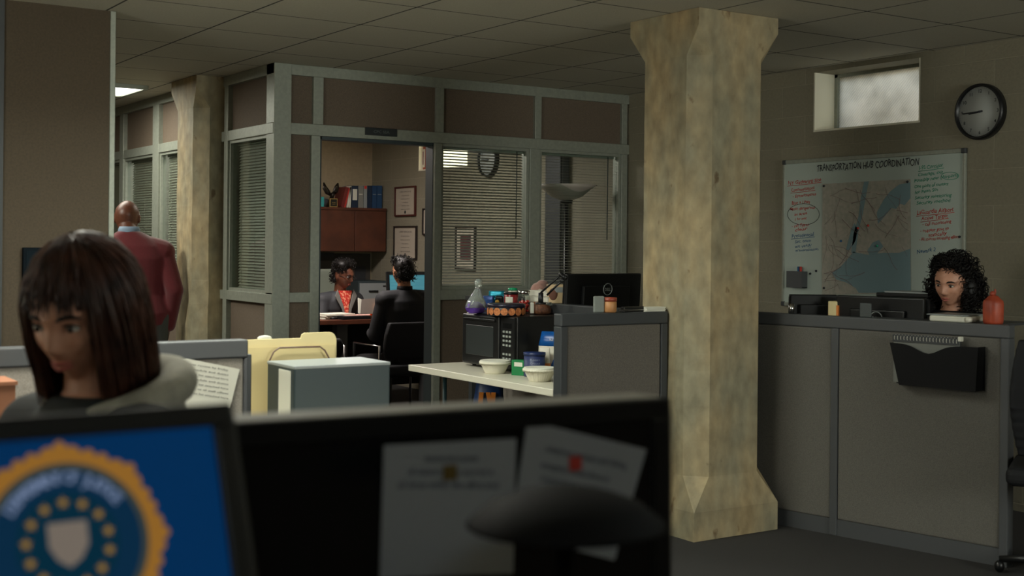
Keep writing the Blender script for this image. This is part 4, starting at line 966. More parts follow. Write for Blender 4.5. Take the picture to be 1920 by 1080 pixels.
q = rpos(1617, .03); tag(MB().cbox((0, 0, .035), .062, .012, .07).build('card_holder', mat('dark_frosted', S(74, 80, 80), .4), None, bevel=.005, loc=(q.x, q.y, HP), rz=rrz), 'grey card holder on the right partition in front of the logo monitor', 'card holder')
q = rpos(1772, .12); t = thing('document_binder', 'thick white binder lying open on the right partition before the woman', 'binder', (q.x, q.y, HP-.0), rrz)
MB().box(-.085, .10, -.11, .08, 0.0, .028).build('pages', M['paper'], t, bevel=.008, seg=3); MB().box(-.10, .095, -.105, .1, .029, .034).build('cover', M['greyl'], t, bevel=.002); MB().tube([(.10, -.11, .014), (.10, .08, .014)], .013, 10).build('spine', M['white'], t)
tag(MB().box(-.4, rL-rloc(1772, 600)[0]-.06, .002, .32, 0, .012).build('shelf_board', M['capd'], None, loc=Vector((rA.x, rA.y, HP-.012))+Un*(rloc(1772, 600)[0])-Nr*.057, rz=rrz), 'dark shelf board along the top of the right partition under the binder', 'shelf')
q = rpos(1853, .05)
t = thing('clay_bottle', 'orange red clay figure bottle on the right partition corner', 'bottle', (q.x, q.y, HP))
MB().lathe([(.001, 0), (.040, 0), (.044, .01), (.045, .09), (.042, .105), (.036, .11), (.030, .116), (.022, .125), (.012, .13), (.001, .132)], 32, wob=.03, wn=5).build('body', mat('terracotta', S(176, 74, 44), .5, n=(20, S(140, 56, 36), 4)), t)
MB().ell((-.006, 0, .137), .016, .012, .012, 14, 8).ell((.012, 0, .145), .006, .005, .014, 10, 8).build('stopper', mat('terracotta2', S(150, 60, 38), .5), t)
MB().tube([(.044, 0, .09), (.056, 0, .08), (.056, 0, .05), (.046, 0, .035)], .006, 8).build('handle', mat('terracotta3', S(60, 44, 36), .5), t)
# stuff beyond the partition at the right frame edge
office_chair('black office chair cut off by the right frame edge', (5.045, 3.285, 0), 2.1, .46, 1.04, .46, arms=False)
# ------------------------------------------------------------------ whiteboard wall
WB = (XW-.002, 6.05, 0)
def wl(px, py): q = on(0, px, py, XW); return (6.05-q.y, q.z)
A0, B0, Cc = wl(1475, 303), wl(1811, 285), wl(1472, 566)
bw = B0[0]; z1 = (A0[1]+B0[1])/2; z0 = Cc[1]-.01
t = thing('whiteboard', 'large whiteboard with map and coloured handwriting on the block wall', 'whiteboard', WB, -PI/2)
MB().box(0, bw, -.014, 0, z0, z1).build('board', mat('whiteboard_face', S(178, 190, 182), .75, spec=.2), t)
fr = MB(); fr.box(-.008, bw+.008, -.02, 0, z1-.012, z1+.014).box(-.008, bw+.008, -.02, 0, z0-.014, z0+.01).box(-.012, .006, -.02, 0, z0, z1).box(bw-.006, bw+.012, -.02, 0, z0, z1)
fr.build('frame', M['alu'], t, bevel=.003)
MB().box(.3, .9, -.07, -.018, z0-.016, z0-.006).build('pen_tray', M['alu'], t, bevel=.003)
for x, z in ((0, z1), (bw, z1), (0, z0), (bw, z0)): MB().cbox((x, -.012, z), .03, .024, .03).build('corner_cap', M['capd'], t, bevel=.004)
yb = -.0150
def lines(nm, m, items, slant=.15):
    mb = MB()
    for (pa, pb_, body, hpx, *opt) in items:
        a = wl(*pa); b_ = wl(*pb_); wd = math.hypot(b_[0]-a[0], b_[1]-a[1]); r = math.atan2(b_[1]-a[1], b_[0]-a[0])
        text_into(mb, body, a[0], a[1], wd, hpx/300., slant=slant, y=yb, rot=r, jitter=.10, weight=.008)
        if 'u' in opt: mb.tube([(a[0]-.005, yb, a[1]-.008), (a[0]+wd*.5, yb, (a[1]+b_[1])/2-.009), (b_[0]+.004, yb, b_[1]-.007)], .0016, 5)
    return mb
mb = lines('w', None, [((1535, 322), (1727, 309), 'TRANSPORTATION HUB COORDINATION', 13)], .1); mb.build('black_heading', M['ink'], t)
mb = lines('w', None, [((1481, 347), (1543, 340), 'NY Gathering Site', 7, 'u'), ((1487, 360), (1531, 355), 'Communications', 7, 'u'), ((1490, 371), (1534, 366), '- Eyewitnesses', 6), ((1488, 384), (1522, 381), 'Blue + Lines', 7),
    ((1485, 395), (1532, 391), 'Most dangerous', 6), ((1493, 405), (1517, 402), 'in area', 6), ((1494, 414), (1516, 411), '1 hr out', 5), ((1488, 427), (1520, 423), '- call Types', 6), ((1494, 434), (1518, 431), 'clear', 6)])
mb.build('red_writing_left', M['red'], t)
mb = lines('w', None, [((1488, 446), (1530, 442), 'Presidential', 7, 'u'), ((1494, 456), (1524, 453), 'Sec. team', 6), ((1494, 465), (1526, 462), 'we verify', 6), ((1495, 472), (1538, 469), 'transmission', 5), ((1723, 476), (1758, 470), 'Newark 2', 7)])
mb.build('blue_writing', M['blue'], t)
mb = lines('w', None, [((1727, 319), (1772, 313), 'I-95 Corridor', 7, 'u'), ((1725, 331), (1772, 325), 'Coverage, exit', 6), ((1718, 342), (1800, 331), 'Possibly near (Airport)', 6), ((1718, 353), (1782, 347), 'One point of contact', 6), ((1719, 364), (1762, 358), 'for Penn Stn', 6), ((1719, 374), (1788, 368), 'Security monitoring', 6), ((1722, 384), (1786, 378), 'Security method', 6)])
mb.build('green_writing', M['green'], t)
mb = lines('w', None, [((1723, 403), (1792, 396), 'LaGuardia Airport', 8, 'u'), ((1731, 414), (1781, 407), 'Active Target', 7, 'u'), ((1733, 424), (1788, 418), '- call monitoring', 6), ((1729, 436), (1783, 431), '- request govt to', 6), ((1744, 444), (1779, 440), 'statically', 6), ((1727, 452), (1801, 447), '- All sources increasing 48hrs', 6)])
mb.build('red_writing_right', M['red'], t)
def ring_(cx, cy, rx, ry): 
    out = []
    for k in range(25): a = k*2*PI/24; q = wl(cx+rx*math.cos(a), cy+ry*math.sin(a)); out.append((q[0], yb, q[1]))
    return out
MB().tube(ring_(1510, 402, 30, 20), .0015, 5).build('black_circle', M['ink'], t); MB().tube(ring_(1785, 330, 16, 7), .0015, 5).build('green_circle', M['green'], t)
# map sheet (a generic coastline) lying on the board
t2 = thing('wall_map', 'road map of a coast with blue water on the whiteboard', 'map', WB, -PI/2)
mq = [wl(1546, 345), wl(1711, 336), wl(1712, 549), wl(1545, 553)]
MB().prism(mq, .0012, Matrix.Translation((0, -.0165, 0))).build('map_sheet', mat('map_land', S(176, 170, 158), .8, n=(40, S(158, 158, 146), 6)), t2)
water = mat('map_water', S(122, 148, 154), .8)
def wat(pts, nm='map_water', m=water, y=-.0170):
    mb = MB(); mb._faces([(wl(*p_)[0], y, wl(*p_)[1]) for p_ in pts], [tuple(range(len(pts)))]); mb.build(nm, m, t2)
wat([(1564, 512), (1580, 500), (1592, 487), (1604, 472), (1612, 474), (1632, 478), (1660, 474), (1690, 474), (1711, 466), (1712, 549), (1614, 549), (1608, 540), (1592, 530), (1572, 524)])
wat([(1711, 342), (1711, 372), (1700, 385), (1692, 382), (1684, 392), (1676, 390), (1666, 402), (1650, 420), (1648, 398), (1660, 376), (1672, 360), (1690, 346)])
wat([(1624, 341), (1633, 340), (1628, 366), (1622, 400), (1614, 432), (1608, 474), (1600, 474), (1604, 440), (1614, 404), (1618, 370)])
wat([(1600, 430), (1606, 418), (1612, 430), (1608, 452), (1596, 470), (1590, 468)])
wat([(1630, 470), (1640, 455), (1652, 450), (1660, 462), (1648, 476), (1634, 478)])
mb = MB(); rnd = random.Random(5)
for k in range(46):
    x, y = rnd.uniform(1550, 1706), rnd.uniform(348, 470) if k % 4 else rnd.uniform(475, 545)
    if y > 475: x = rnd.uniform(1548, 1590)
    a = rnd.uniform(0, PI); pts = []
    for j in range(8):
        if 1547 < x < 1709 and 346 < y < 546: q = wl(x, y); pts.append((q[0], -.0174, q[1]))
        a += rnd.uniform(-.35, .35); x += 7*math.cos(a); y += 7*math.sin(a)
    if len(pts) > 2: mb.tube(pts, rnd.choice([.0006, .0007, .0011]), 4)
mb.build('map_roads', mat('map_road_lines', S(136, 112, 112), .8), t2)
for px, py, m_ in ((1549, 349, M['ink']), (1706, 341, M['ink']), (1549, 540, M['ink']), (1612, 432, M['ink']), (1613, 428, M['red']), (1632, 423, M['red']), (1581, 452, M['blue']), (1649, 461, M['green']), (1803, 444, M['ink']), (1534, 508, M['ink']), (1523, 513, M['ink']), (1482, 535, M['ink'])):
    q = wl(px, py); onmap = 1545 < px < 1712
    col_ = {M['ink'].name: 'black', M['red'].name: 'red', M['blue'].name: 'dark blue', M['green'].name: 'green'}[m_.name]
    where = {(1549, 349): 'holding the upper left map corner', (1706, 341): 'holding the upper right map corner', (1549, 540): 'holding the lower left map corner', (1612, 432): 'near the map centre beside a red one', (1613, 428): 'near the map centre, touching the black one', (1632, 423): 'on the map, right of the centre', (1581, 452): 'on the left half of the map', (1649, 461): 'on the water right of the map centre', (1803, 444): 'on the right edge of the whiteboard', (1534, 508): 'right of the pen holder, the upper of two', (1523, 513): 'right of the pen holder, the lower of two', (1482, 535): 'at the lower left corner of the whiteboard'}[(px, py)]
    tag(MB().lathe([(.001, 0), (.007, 0), (.0075, .004), (.006, .008), (.001, .009)], 16, M=Euler((PI/2, 0, 0)).to_matrix().to_4x4()).build('round_magnet', m_, None, loc=(XW-(.0178 if onmap else .0162), 6.05-q[0], q[1]), rz=-PI/2), 'small %s magnet %s' % (col_, where), 'magnet', 'magnets on the whiteboard')
a, b_ = wl(1488, 508), wl(1517, 540)
t = thing('pen_holder', 'dark grey magnetic pen holder on the whiteboard lower left', 'pen holder', (XW-.016, 6.05-a[0], b_[1]), -PI/2)
wd = b_[0]-a[0]; hh_ = a[1]-b_[1]
MB().box(0, wd, -.05, -.046, 0, hh_).box(0, wd, -.004, 0, 0, hh_).box(0, .004, -.046, -.004, 0, hh_).box(wd-.004, wd, -.046, -.004, 0, hh_).box(0, wd, -.046, -.004, 0, .004).build('box', M['cap'], t)
for i, (x, m_, cn) in enumerate(((.6, M['blue'], 'dark blue'), (.75, M['red'], 'red'))):
    tag(MB().tube([(0, 0, -.08), (0, 0, .03)], .008, 10).build('marker_pen', m_, None, loc=(XW-.016-.025, 6.05-a[0]-wd*x, a[1]+.0)), '%s marker pen in the whiteboard pen holder' % cn, 'pen')
# clocks
def clock(label, y, z, r, hm, rzz=-PI/2):
    t = thing('wall_clock', label, 'clock', (XW-.001, y, z), rzz); Mx = Euler((PI/2, 0, 0)).to_matrix().to_4x4()
    MB().lathe([(.001, 0), (r, 0), (r, .03), (r-.004, .042), (r-.012, .045), (r-.018, .040), (r-.018, .02), (.001, .02)], 56, M=Mx).build('case', M['black'], t)
    MB().lathe([(.001, .020), (r-.018, .020), (r-.018, .022), (.001, .022)], 56, M=Mx).build('dial', mat('dial_white', S(172, 176, 172), .5), t)
    mb = MB()
    for k in range(1, 13): a = PI/2-k*PI/6; text_into(mb, str(k), (r-.042)*math.cos(a), (r-.042)*math.sin(a)-.009, None, .019, y=-.0230, align='CENTER', weight=.01)
    for k in range(60):
        a = k*PI/30; c, s_ = math.cos(a), math.sin(a); mb.tube([(c*(r-.022), -.023, s_*(r-.022)), (c*(r-.026), -.023, s_*(r-.026))], .0007, 4)
    mb.build('numerals', M['ink'], t)
    for nm, ang, L, w_ in (('hour_hand', hm[0], r*.45, .005), ('minute_hand', hm[1], r*.68, .004)):
        c, s_ = math.cos(ang), math.sin(ang); MB().tube([(-c*.02, -.026, -s_*.02), (c*L, -.026, s_*L)], w_, 6, flat=.3).build(nm, M['ink'], t)
    MB().lathe([(.001, .022), (.006, .022), (.006, .030), (.001, .030)], 14, M=Mx).build('hub', M['ink'], t)
q = on(0, 1842, 210, XW); clock('round black rimmed wall clock at top right above the whiteboard', q.y, q.z, .158, (PI+.10, PI+.04))
q = on(0, 919, 300, XW); clock('round wall clock inside the office, seen through the blind', q.y, q.z, .155, (PI+.1, PI-.05))
# ------------------------------------------------------------------ office interior
# overhead cabinet on the back wall
t = thing('overhead_cabinet', 'cherry wood overhead cabinet with two doors on the office back wall', 'cabinet', (4.6, YB-.36, 0))
cz0, cz1 = on(1, 660, 472, YB-.36).z, on(1, 660, 390, YB-.36).z; cw_ = XW-.02-4.6
MB().box(0, cw_, .0, .358, cz0, cz1).box(-.01, cw_, -.012, .358, cz1-.02, cz1+.004).build('carcass', M['wood'], t)
dx = on(1, 664, 430, YB-.36).x-4.6
for a, b_ in ((.01, dx-.003), (dx+.003, cw_-.01)): MB().box(a, b_, -.018, .0, cz0+.005, cz1-.03).build('door', M['wood'], t, bevel=.003)
# things on it
ZT = cz1+.0045; YBK = YB-.27
def bk(pxa, pxb, pyt, label, m, lean=0, lab=None, name='binder', cat='binder', dep=.2):
    a = on(1, pxa, 380, YBK).x; b_ = on(1, pxb, 380, YBK).x; h = on(1, pxa, pyt, YBK).z-ZT
    w = (b_-a)*.97
    t = thing(name, label, cat, ((a+b_)/2+math.sin(lean)*h/2*0, YBK, ZT+(abs(math.sin(lean))*w/2)), rot=(0, lean, 0), group='books and binders on the overhead cabinet')
    mb = MB(); mb.box(-w/2, w/2, .0, dep, 0, .004) if False else mb.box(-w/2, -w/2+.003, 0, dep, 0, h); mb.box(w/2-.003, w/2, 0, dep, 0, h).box(-w/2, w/2, -.003, .001, 0, h)
    mb.build('cover', m, t); MB().box(-w/2+.004, w/2-.004, .004, dep-.005, .004, h-.008).build('pages', M['paper'], t)
    if lab: MB().box(-w*.36, w*.36, -.0045, -.0032, h*lab[0], h*lab[1]).build('spine_label', lab[2], t)
    return t
darkred = mat('dark_red_cover', S(110, 34, 32), .5); redc = mat('red_cover', S(190, 54, 46), .5); navy = mat('navy_cover', S(20, 38, 62), .5); greyc = mat('grey_cover', S(128, 128, 122), .6); bluec = mat('blue_cover', S(30, 64, 100), .5)
bk(639, 645, 350, 'dark red leaning binder next to the eagle statue', darkred, .26); bk(645, 648, 352, 'thin bright red leaning folder', redc, .24)
bk(650, 653, 350, 'thin white folder leaning beside the navy binder', M['paper'], .16); bk(654.5, 657.5, 349, 'thin white folder upright against the navy binder', M['paper'], .03)
bk(659, 671, 348, 'navy binder with white spine label', navy, 0, (.35, .85, M['paper'])); bk(671.5, 681, 348, 'grey book with thin pale band', greyc, 0, (.60, .63, M['paper']))
bk(681.5, 688, 348, 'white binder with red top', M['greyl'], 0, (.86, .99, redc)); bk(688.5, 697, 348, 'plain very dark navy binder', navy, 0); bk(697.5, 706, 348, 'blue volume with pale band, left one of the matching pair', bluec, 0, (.60, .63, M['greyl'])); bk(706.5, 716, 348, 'blue volume with pale band, right one of the matching pair', bluec, 0, (.60, .63, M['greyl']))
# eagle
ex = on(1, 621, 380, YBK-.02); s_ = ex.x
t = thing('eagle_statue', 'dark eagle statue with raised wings on the overhead cabinet', 'statue', (s_, YBK-.03, ZT))
bronze = mat('dark_bronze', S(40, 34, 28), .35, .5); e = lambda px, py: (on(1, px, py, YBK-.03).x-s_, 0, on(1, px, py, YBK-.03).z-ZT)
MB().lathe([(.001, 0), (.055, 0), (.055, .03), (.04, .05), (.03, .08), (.02, .1), (.001, .105)], 20).build('base', bronze, t)
mb = MB(); bx, _, bz = e(623, 366); mb.ell((bx, 0, bz), .022, .03, .035, 16, 12, Euler((.3, .3, 0))).ell((bx+.02, -.03, bz+.035), .013, .018, .015, 12, 8).tube([(bx+.02, -.045, bz+.035), (bx+.02, -.06, bz+.026)], [.006, .001], 8).tube([(bx, .01, bz-.02), (bx-.005, .03, bz-.055)], [.015, .02], 8); mb.build('body', bronze, t)
for pts in ([(620, 366), (614, 360), (609, 352), (607, 342)], [(625, 365), (629, 358), (632, 350), (634, 343)]):
    P_ = [e(*q) for q in pts]; MB().tube([(x, .0, z) for x, y, z in P_], [.012, .030, .026, .006], 10, flat=.35).build('wing', bronze, t)
q = on(1, 627, 382, YBK-.1)
t = thing('award_plaque', 'small black plaque with gold border before the eagle statue', 'plaque', (q.x, YBK-.085, ZT))
MB().box(-.042, .042, 0, .012, 0, .086).build('frame', mat('gold_frame', S(176, 150, 90), .4, .5), t, bevel=.002); MB().box(-.035, .035, -.001, .002, .007, .079).build('plate', M['black'], t)
mb = MB(); text_into(mb, 'Award', -.018, .04, .036, .011, y=-.0015); text_into(mb, 'of merit', -.016, .025, .032, .008, y=-.0015); mb.build('lettering', mat('gold_letters', S(190, 160, 90), .5), t)
q = on(1, 601, 380, YBK-.05); tag(MB().cbox((0, 0, .05), .055, .05, .10).build('teal_box', mat('teal_card', S(50, 150, 150), .5), None, bevel=.003, loc=(q.x, YBK-.05, ZT)), 'teal box at the left end of the cabinet top', 'box')
q = on(1, 614, 382, YBK+.03); tag(MB().lathe([(.001, 0), (.045, 0), (.048, .05), (.04, .085), (.001, .09)], 24).build('dark_bowl', M['cap'], None, loc=(q.x-.01, YBK+.09, ZT)), 'dark rounded jar behind the eagle statue', 'jar')
# board below the cabinet, papers, credenza
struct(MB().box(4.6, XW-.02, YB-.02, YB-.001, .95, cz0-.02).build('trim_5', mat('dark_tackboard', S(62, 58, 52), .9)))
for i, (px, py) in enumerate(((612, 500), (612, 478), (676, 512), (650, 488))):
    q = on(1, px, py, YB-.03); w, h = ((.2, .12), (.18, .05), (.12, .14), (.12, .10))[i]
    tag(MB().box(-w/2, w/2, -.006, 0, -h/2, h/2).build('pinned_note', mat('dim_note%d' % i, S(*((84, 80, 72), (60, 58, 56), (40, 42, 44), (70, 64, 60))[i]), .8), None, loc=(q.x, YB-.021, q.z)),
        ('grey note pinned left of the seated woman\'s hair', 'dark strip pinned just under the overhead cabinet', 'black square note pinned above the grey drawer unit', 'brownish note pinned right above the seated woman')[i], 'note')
t = thing('drawer_unit', 'pale grey metal drawer unit behind the seated woman\'s shoulder', 'cabinet', (5.2, YB-.55, 0))
dz = on(1, 700, 527, YB-.55).z; a = on(1, 672, 540, YB-.55).x-5.2; b_ = on(1, 731, 540, YB-.55).x-5.2; b_ = min(b_, XW-.03-5.2)
MB().box(a, b_, 0, .5, 0, dz).build('body', M['grey'], t, bevel=.005)
for k in range(3):
    z1_ = dz-.02-k*.26; dd_ = MB().box(a+.01, b_-.01, -.014, .0, z1_-.24, z1_).build('drawer', M['greyl'], t, bevel=.003)
    MB().cbox(((a*.55+b_*.45), -.022, z1_-.08), .10, .012, .016).build('handle', M['black'], dd_); MB().cbox((b_-.07, -.016, z1_-.03), .03, .006, .012).build('lock', M['black'], dd_)
# desk
yd = 9.96
t = thing('office_desk', 'brown wooden desk with dark legs between the seated woman and her visitor', 'desk', (0, 0, 0))
MB().box(4.15, 5.85, yd, yd+.68, .725, .765).build('desktop', M['wood'], t, bevel=.004)
MB().box(4.3, 5.75, yd+.28, yd+.30, .15, .725).build('modesty_panel', M['blackm'], t)
for x in (4.25, on(1, 640, 640, yd+.12).x, 5.75): MB().box(x-.05, x+.05, yd+.10, yd+.20, 0, .725).build('leg', M['cap'], t, bevel=.004)
ZD = .766
def dk(px, y): return on(1, px, 590, y).x
pile('spread stack of papers at the left end of the office desk', (dk(628, yd+.2), yd+.22, ZD), .15, .30, .21, .045, 6)
pile('thin papers with red sheet in the middle of the office desk', (dk(672, yd+.15), yd+.17, ZD), -.1, .30, .20, .03, 4, m=mat('pinkish_paper', S(190, 150, 140), .8))
tag(MB().cbox((0, 0, .014), .27, .13, .028).build('closed_book', M['blackm'], None, bevel=.004, loc=(dk(664, yd+.06), yd+.075, ZD), rz=.03), 'black folder lying along the front edge of the office desk', 'folder')
tag(MB().lathe([(.001, 0), (.035, 0), (.038, .012), (.03, .02), (.001, .024)], 20).build('tape_dispenser', M['black'], None, loc=(dk(608, yd+.3), yd+.12, ZD)), 'small black dispenser at the left end of the office desk', 'dispenser')
# glowing candle
q = dk(701, yd+.08)
t = thing('candle_holder', 'small glowing orange candle glass on the office desk', 'candle', (q, yd+.09, ZD))
MB().lathe([(.001, 0), (.024, 0), (.03, .02), (.03, .06), (.027, .06), (.026, .022), (.001, .01)], 24).build('glass', mat('amber_glass', S(220, 90, 30), .2, trans=.5), t)
MB().ell((0, 0, .05), .009, .009, .016, 10, 8).build('flame', mat('flame', (1, .4, .15, 1), .5, emit=((1, .42, .16, 1), 14)), t)
MB().lathe([(.001, .005), (.02, .008), (.02, .035), (.001, .035)], 16).build('wax', mat('wax', S(240, 180, 120), .6), t)
light('candle_light', 'POINT', (q, yd+.05, ZD+.11), .25, (1, .4, .15)).data.shadow_soft_size = .02
# office monitor
a = at(768, 500, 11.05); b_ = at(799, 500, 11.4)
scr_c = mat('cyan_screen', S(60, 120, 135), .4, emit=(S(60, 120, 134), .5))
mo, XO = monitor('black computer monitor with pale blue screen beyond the visitor in the office', (5.66, yd+.34, ZD), -.12, .42, .34, .235, .12, scr=scr_c, bez=.03)
mb = MB()
for k in range(9): mb.box(-.17, .17-.05*(k % 3), -.0028, -.0018, .11-k*.028, .112-k*.028, XO)
mb.build('text_rows', mat('screen_rows', S(90, 150, 160), .5, emit=(S(84, 150, 160), .4)), mo)
# chairs
C1 = office_chair('green grey leather chair under the seated office woman', (5.25, 10.95, 0), 0.15, .44, 1.17, .50, fab=M['leather'])
C2 = office_chair('black visitor chair with chrome legs in the office doorway', (4.90, 9.12, 0), PI, .42, .80, .50, legs4=True, arms=False, bw=.48)
C3 = office_chair('empty black chair under the office desk', (4.42, 9.55, 0), PI-.2, .40, .66, .30, legs4=True, arms=False)
# diplomas and pictures on the exterior wall
def framed(label, pxl, pyt, pxr, pyb, fm, mt, art=None, lines_=6, cat='framed certificate', name='framed_certificate', mw=.03):
    a = on(0, pxl, pyt, XW); b_ = on(0, pxr, pyb, XW); w = a.y-b_.y; h = a.z-b_.z
    t = thing(name, label, cat, (XW-.001, (a.y+b_.y)/2, (a.z+b_.z)/2), -PI/2); f = .016
    MB().box(-w/2, w/2, -.022, 0, h/2-f, h/2).box(-w/2, w/2, -.022, 0, -h/2, -h/2+f).box(-w/2, -w/2+f, -.022, 0, -h/2+f, h/2-f).box(w/2-f, w/2, -.022, 0, -h/2+f, h/2-f).build('frame', fm, t, bevel=.002)
    MB().box(-w/2+f, w/2-f, -.010, -.002, -h/2+f, h/2-f).build('sheet', mt, t)
    if art: MB().box(-w/2+f+mw*2.2, w/2-f-mw*2.2, -.0115, -.0102, -h/2+f+mw*2.6, h/2-f-mw*2.2).build('picture', art, t)
    else:
        mb = MB(); tx = ['CERTIFICATE', 'of appreciation', 'is hereby awarded to', 'for outstanding service', 'and dedication to duty', 'signed and sealed'][:lines_]
        for i, s_ in enumerate(tx): text_into(mb, s_, 0, h*.30-i*h*.115, w*(.55 if i == 0 else .3+.06*(i % 3)), h*(.045 if i == 0 else .03), y=-.0112, align='CENTER')
        mb.build('print', M['ink'], t); MB().lathe([(.001, 0), (.016, 0), (.016, .001), (.001, .001)], 20, M=Matrix.Translation((0, -.0105, -h*.36)) @ Euler((PI/2, 0, 0)).to_matrix().to_4x4()).build('seal', M['ink'], t)
    return t
dkf = mat('dark_frame', S(30, 22, 20), .4); rdf = mat('mahogany_frame', S(70, 26, 22), .4); cert = mat('certificate_paper', S(176, 166, 150), .7)
framed('certificate in mahogany frame, the upper one beside the overhead cabinet', 743, 351, 781, 405, rdf, cert)
framed('certificate in black frame, the lower one beside the overhead cabinet', 741, 424, 783, 487, dkf, cert)
framed('dark framed certificate half hidden by the right door jamb', 795, 391, 830, 441, dkf, cert, lines_=3)
framed('framed picture with red centre seen through the office blind', 857, 424, 893, 507, dkf, cert, mat('red_brown_art', S(96, 50, 46), .6, n=(12, S(60, 44, 50), 5)), cat='framed picture', name='framed_picture')
# small picture standing in the sunlit window recess
yw = on(0, 799, 300, XW+.1).y
t = thing('framed_picture', 'red framed picture standing in the sunlit office window recess', 'framed picture', (XW+.055, yw+.0, OPEN[1][2]+.013), -PI/2)
MB().box(-.10, .10, -.01, .01, 0, .23).build('frame', mat('red_wood_frame', S(150, 60, 40), .4), t, bevel=.003); MB().box(-.075, .075, -.0125, -.0095, .025, .205).build('mount', M['paper'], t); MB().box(-.05, .05, -.0145, -.012, .05, .18).build('photo', mat('photo_mauve', S(120, 70, 80), .5), t)
# torchiere
q = at(1062, 361, 10.1)
t = thing('floor_lamp', 'tall uplighter floor lamp with pale bowl behind the right office blind', 'floor lamp', (5.70, q.y/q.x*5.70 if False else on(0, 1062, 361, 5.70).y, 0))
zb_ = on(0, 1062, 376, 5.70).z; zt_ = on(0, 1062, 347, 5.70).z; rb_ = .235
MB().lathe([(.001, 0), (.15, 0), (.15, .015), (.02, .03), (.001, .03)], 36).build('base', M['black'], t)
MB().tube([(0, 0, .02), (0, 0, zb_)], .016, 12).build('pole', M['black'], t)
MB().lathe([(.001, zb_-.03), (.045, zb_-.02), (.05, zb_+.01), (.001, zb_+.012)], 28).build('collar', M['black'], t)
MB().lathe([(.04, zb_), (.12, zb_+.03), (.19, zb_+.09), (rb_, zt_), (rb_-.006, zt_+.001), (.185, zb_+.095), (.115, zb_+.038), (.04, zb_+.01)], 48).build('lamp_shade', mat('opal_bowl', S(176, 168, 158), .4), t)
# tall dark locker behind the lamp
ya, yb_ = on(0, 1024, 300, XW-.07).y, on(0, 1055, 300, XW-.07).y
t = thing('wall_cabinet', 'narrow tall dark grey wall cabinet behind the office floor lamp', 'cabinet', (XW-.07, (ya+yb_)/2, 0), -PI/2); w = ya-yb_; zl = on(0, 1040, 287, XW-.07).z
MB().box(-w/2, w/2, 0, .068, 0, zl).build('body', M['cap'], t, bevel=.004); MB().box(-w/2+.01, w/2-.01, -.015, 0, .05, zl-.02).build('door', M['capd'], t, bevel=.004); MB().box(w/2-.05, w/2-.035, -.03, -.015, 1.0, 1.12).build('handle', M['black'], t)
# name sign over the door: sits on the mullion
a = fx(683); b_ = fx(743)
t = thing('door_sign', 'black name plate with pale letters over the office doorway', 'sign', ((a+b_)/2, YF-.006, 2.176))
MB().box(-(b_-a)/2, (b_-a)/2, -.006, 0, -.026, .026).build('plate', mat('sign_black', S(26, 32, 34), .4), t, bevel=.002)
mb = MB(); text_into(mb, 'CPC SSA', 0, -.009, .12, .019, y=-.0068, align='CENTER', weight=.01); mb.build('lettering', mat('sign_letters', S(92, 98, 96), .6), t)
# dark panel on the beige partition
q0, q1 = on(1, 41, 464, YL), on(1, 78, 500, YL)
t = thing('wall_box', 'dark blue black notice box on the beige partition behind the woman with the bob', 'wall box', (q0.x, YL-.001, 0))
MB().box(0, .30, -.03, 0, q0.z-.22, q0.z).build('box', mat('blue_black', S(14, 22, 28), .8, spec=.1), t, bevel=.004); MB().box(.015, .285, -.033, -.03, q0.z-.205, q0.z-.015).build('front_plate', mat('blue_black2', S(18, 28, 34), .8, spec=.1), t)
# wooden crate edge at far left
q = on(1, 8, 716, yl-.25); tag(MB().box(-.25, .03, 0, .16, 0, .12).box(-.26, .035, -.005, .165, .12, .13).build('brown_box', mat('tan_card', S(150, 100, 72), .8), None, loc=(q.x, yl-.25, q.z-.13)), 'brown cardboard box at the left frame edge behind the woman', 'box')
tag(MB().box(-.6, .25, -.05, .2, -.03, 0).box(-.58, -.54, -.03, .18, -(q.z-.13), -.03).box(.2, .24, -.03, .18, -(q.z-.13), -.03).build('side_table', M['capd'], None, loc=(q.x, yl-.25, q.z-.131)), 'dark side table under the brown box at the left frame edge', 'table')
# ------------------------------------------------------------------ persons
# 1 foreground woman
hair1 = M['hairbr']
hp = at(157, 588, 2.2); fz = hp.z-.80-.0
vdir = -RH*.62-FW*.78
rz1 = math.radians(-72)
J = seated(.185, -.46, fz); 
loc1 = Vector((hp.x, hp.y, 0))+Euler((0, 0, rz1)).to_matrix() @ Vector((0, .03, 0))
hoodm = mat('grey_hood', S(172, 168, 152), .9, n=(20, S(140, 138, 126), 4), bump=.3); dkj = mat('dark_jacket', S(24, 28, 28), .85)
t1, P1_, E1 = person('woman with a brown bob, dark jacket and grey hood in the left foreground, looking down', loc1, rz1, J, M['skinl'], dkj, M['blackm'], (.32, 0, .42), 1.0, .0055, lipcol=M['lip'])
def hair_pt(phi, s, out=0, ztip=None):
    """phi 0 = back, +-pi = face front; s metres from the crown"""
    rx, ry, rz_ = .096+out, .113+out, .128+out; c = Vector((0, .012, .004)); tq = 1.45
    arc = .165
    q = min(s/arc, 1)*tq; d = Vector((math.sin(phi), math.cos(phi), 0))
    p = c+Vector((d.x*rx*math.sin(q), d.y*ry*math.sin(q), rz_*math.cos(q)))
    if s > arc: p.z -= (s-arc); k = (s-arc); p.x *= 1+k*.55-k*k*4.5; p.y = c.y+(p.y-c.y)*(1+k*.3-k*k*3.5)
    return p
def hair_len(phi):
    a = abs(phi)
    if a > 2.45: return .150          # fringe
    if a > 2.05: return .33
    return .36
mb = MB(); n = 72; lv = 18; vs = []
for i in range(n):
    phi = -PI+2*PI*i/n; L = hair_len(phi)
    for k in range(lv+1):
        s_ = L*k/lv; g = .004*math.sin(phi*23+math.sin(s_*30)); p = hair_pt(phi, max(s_, .0005), -.006+g*.6); vs.append(head_space(P1_, E1, p))
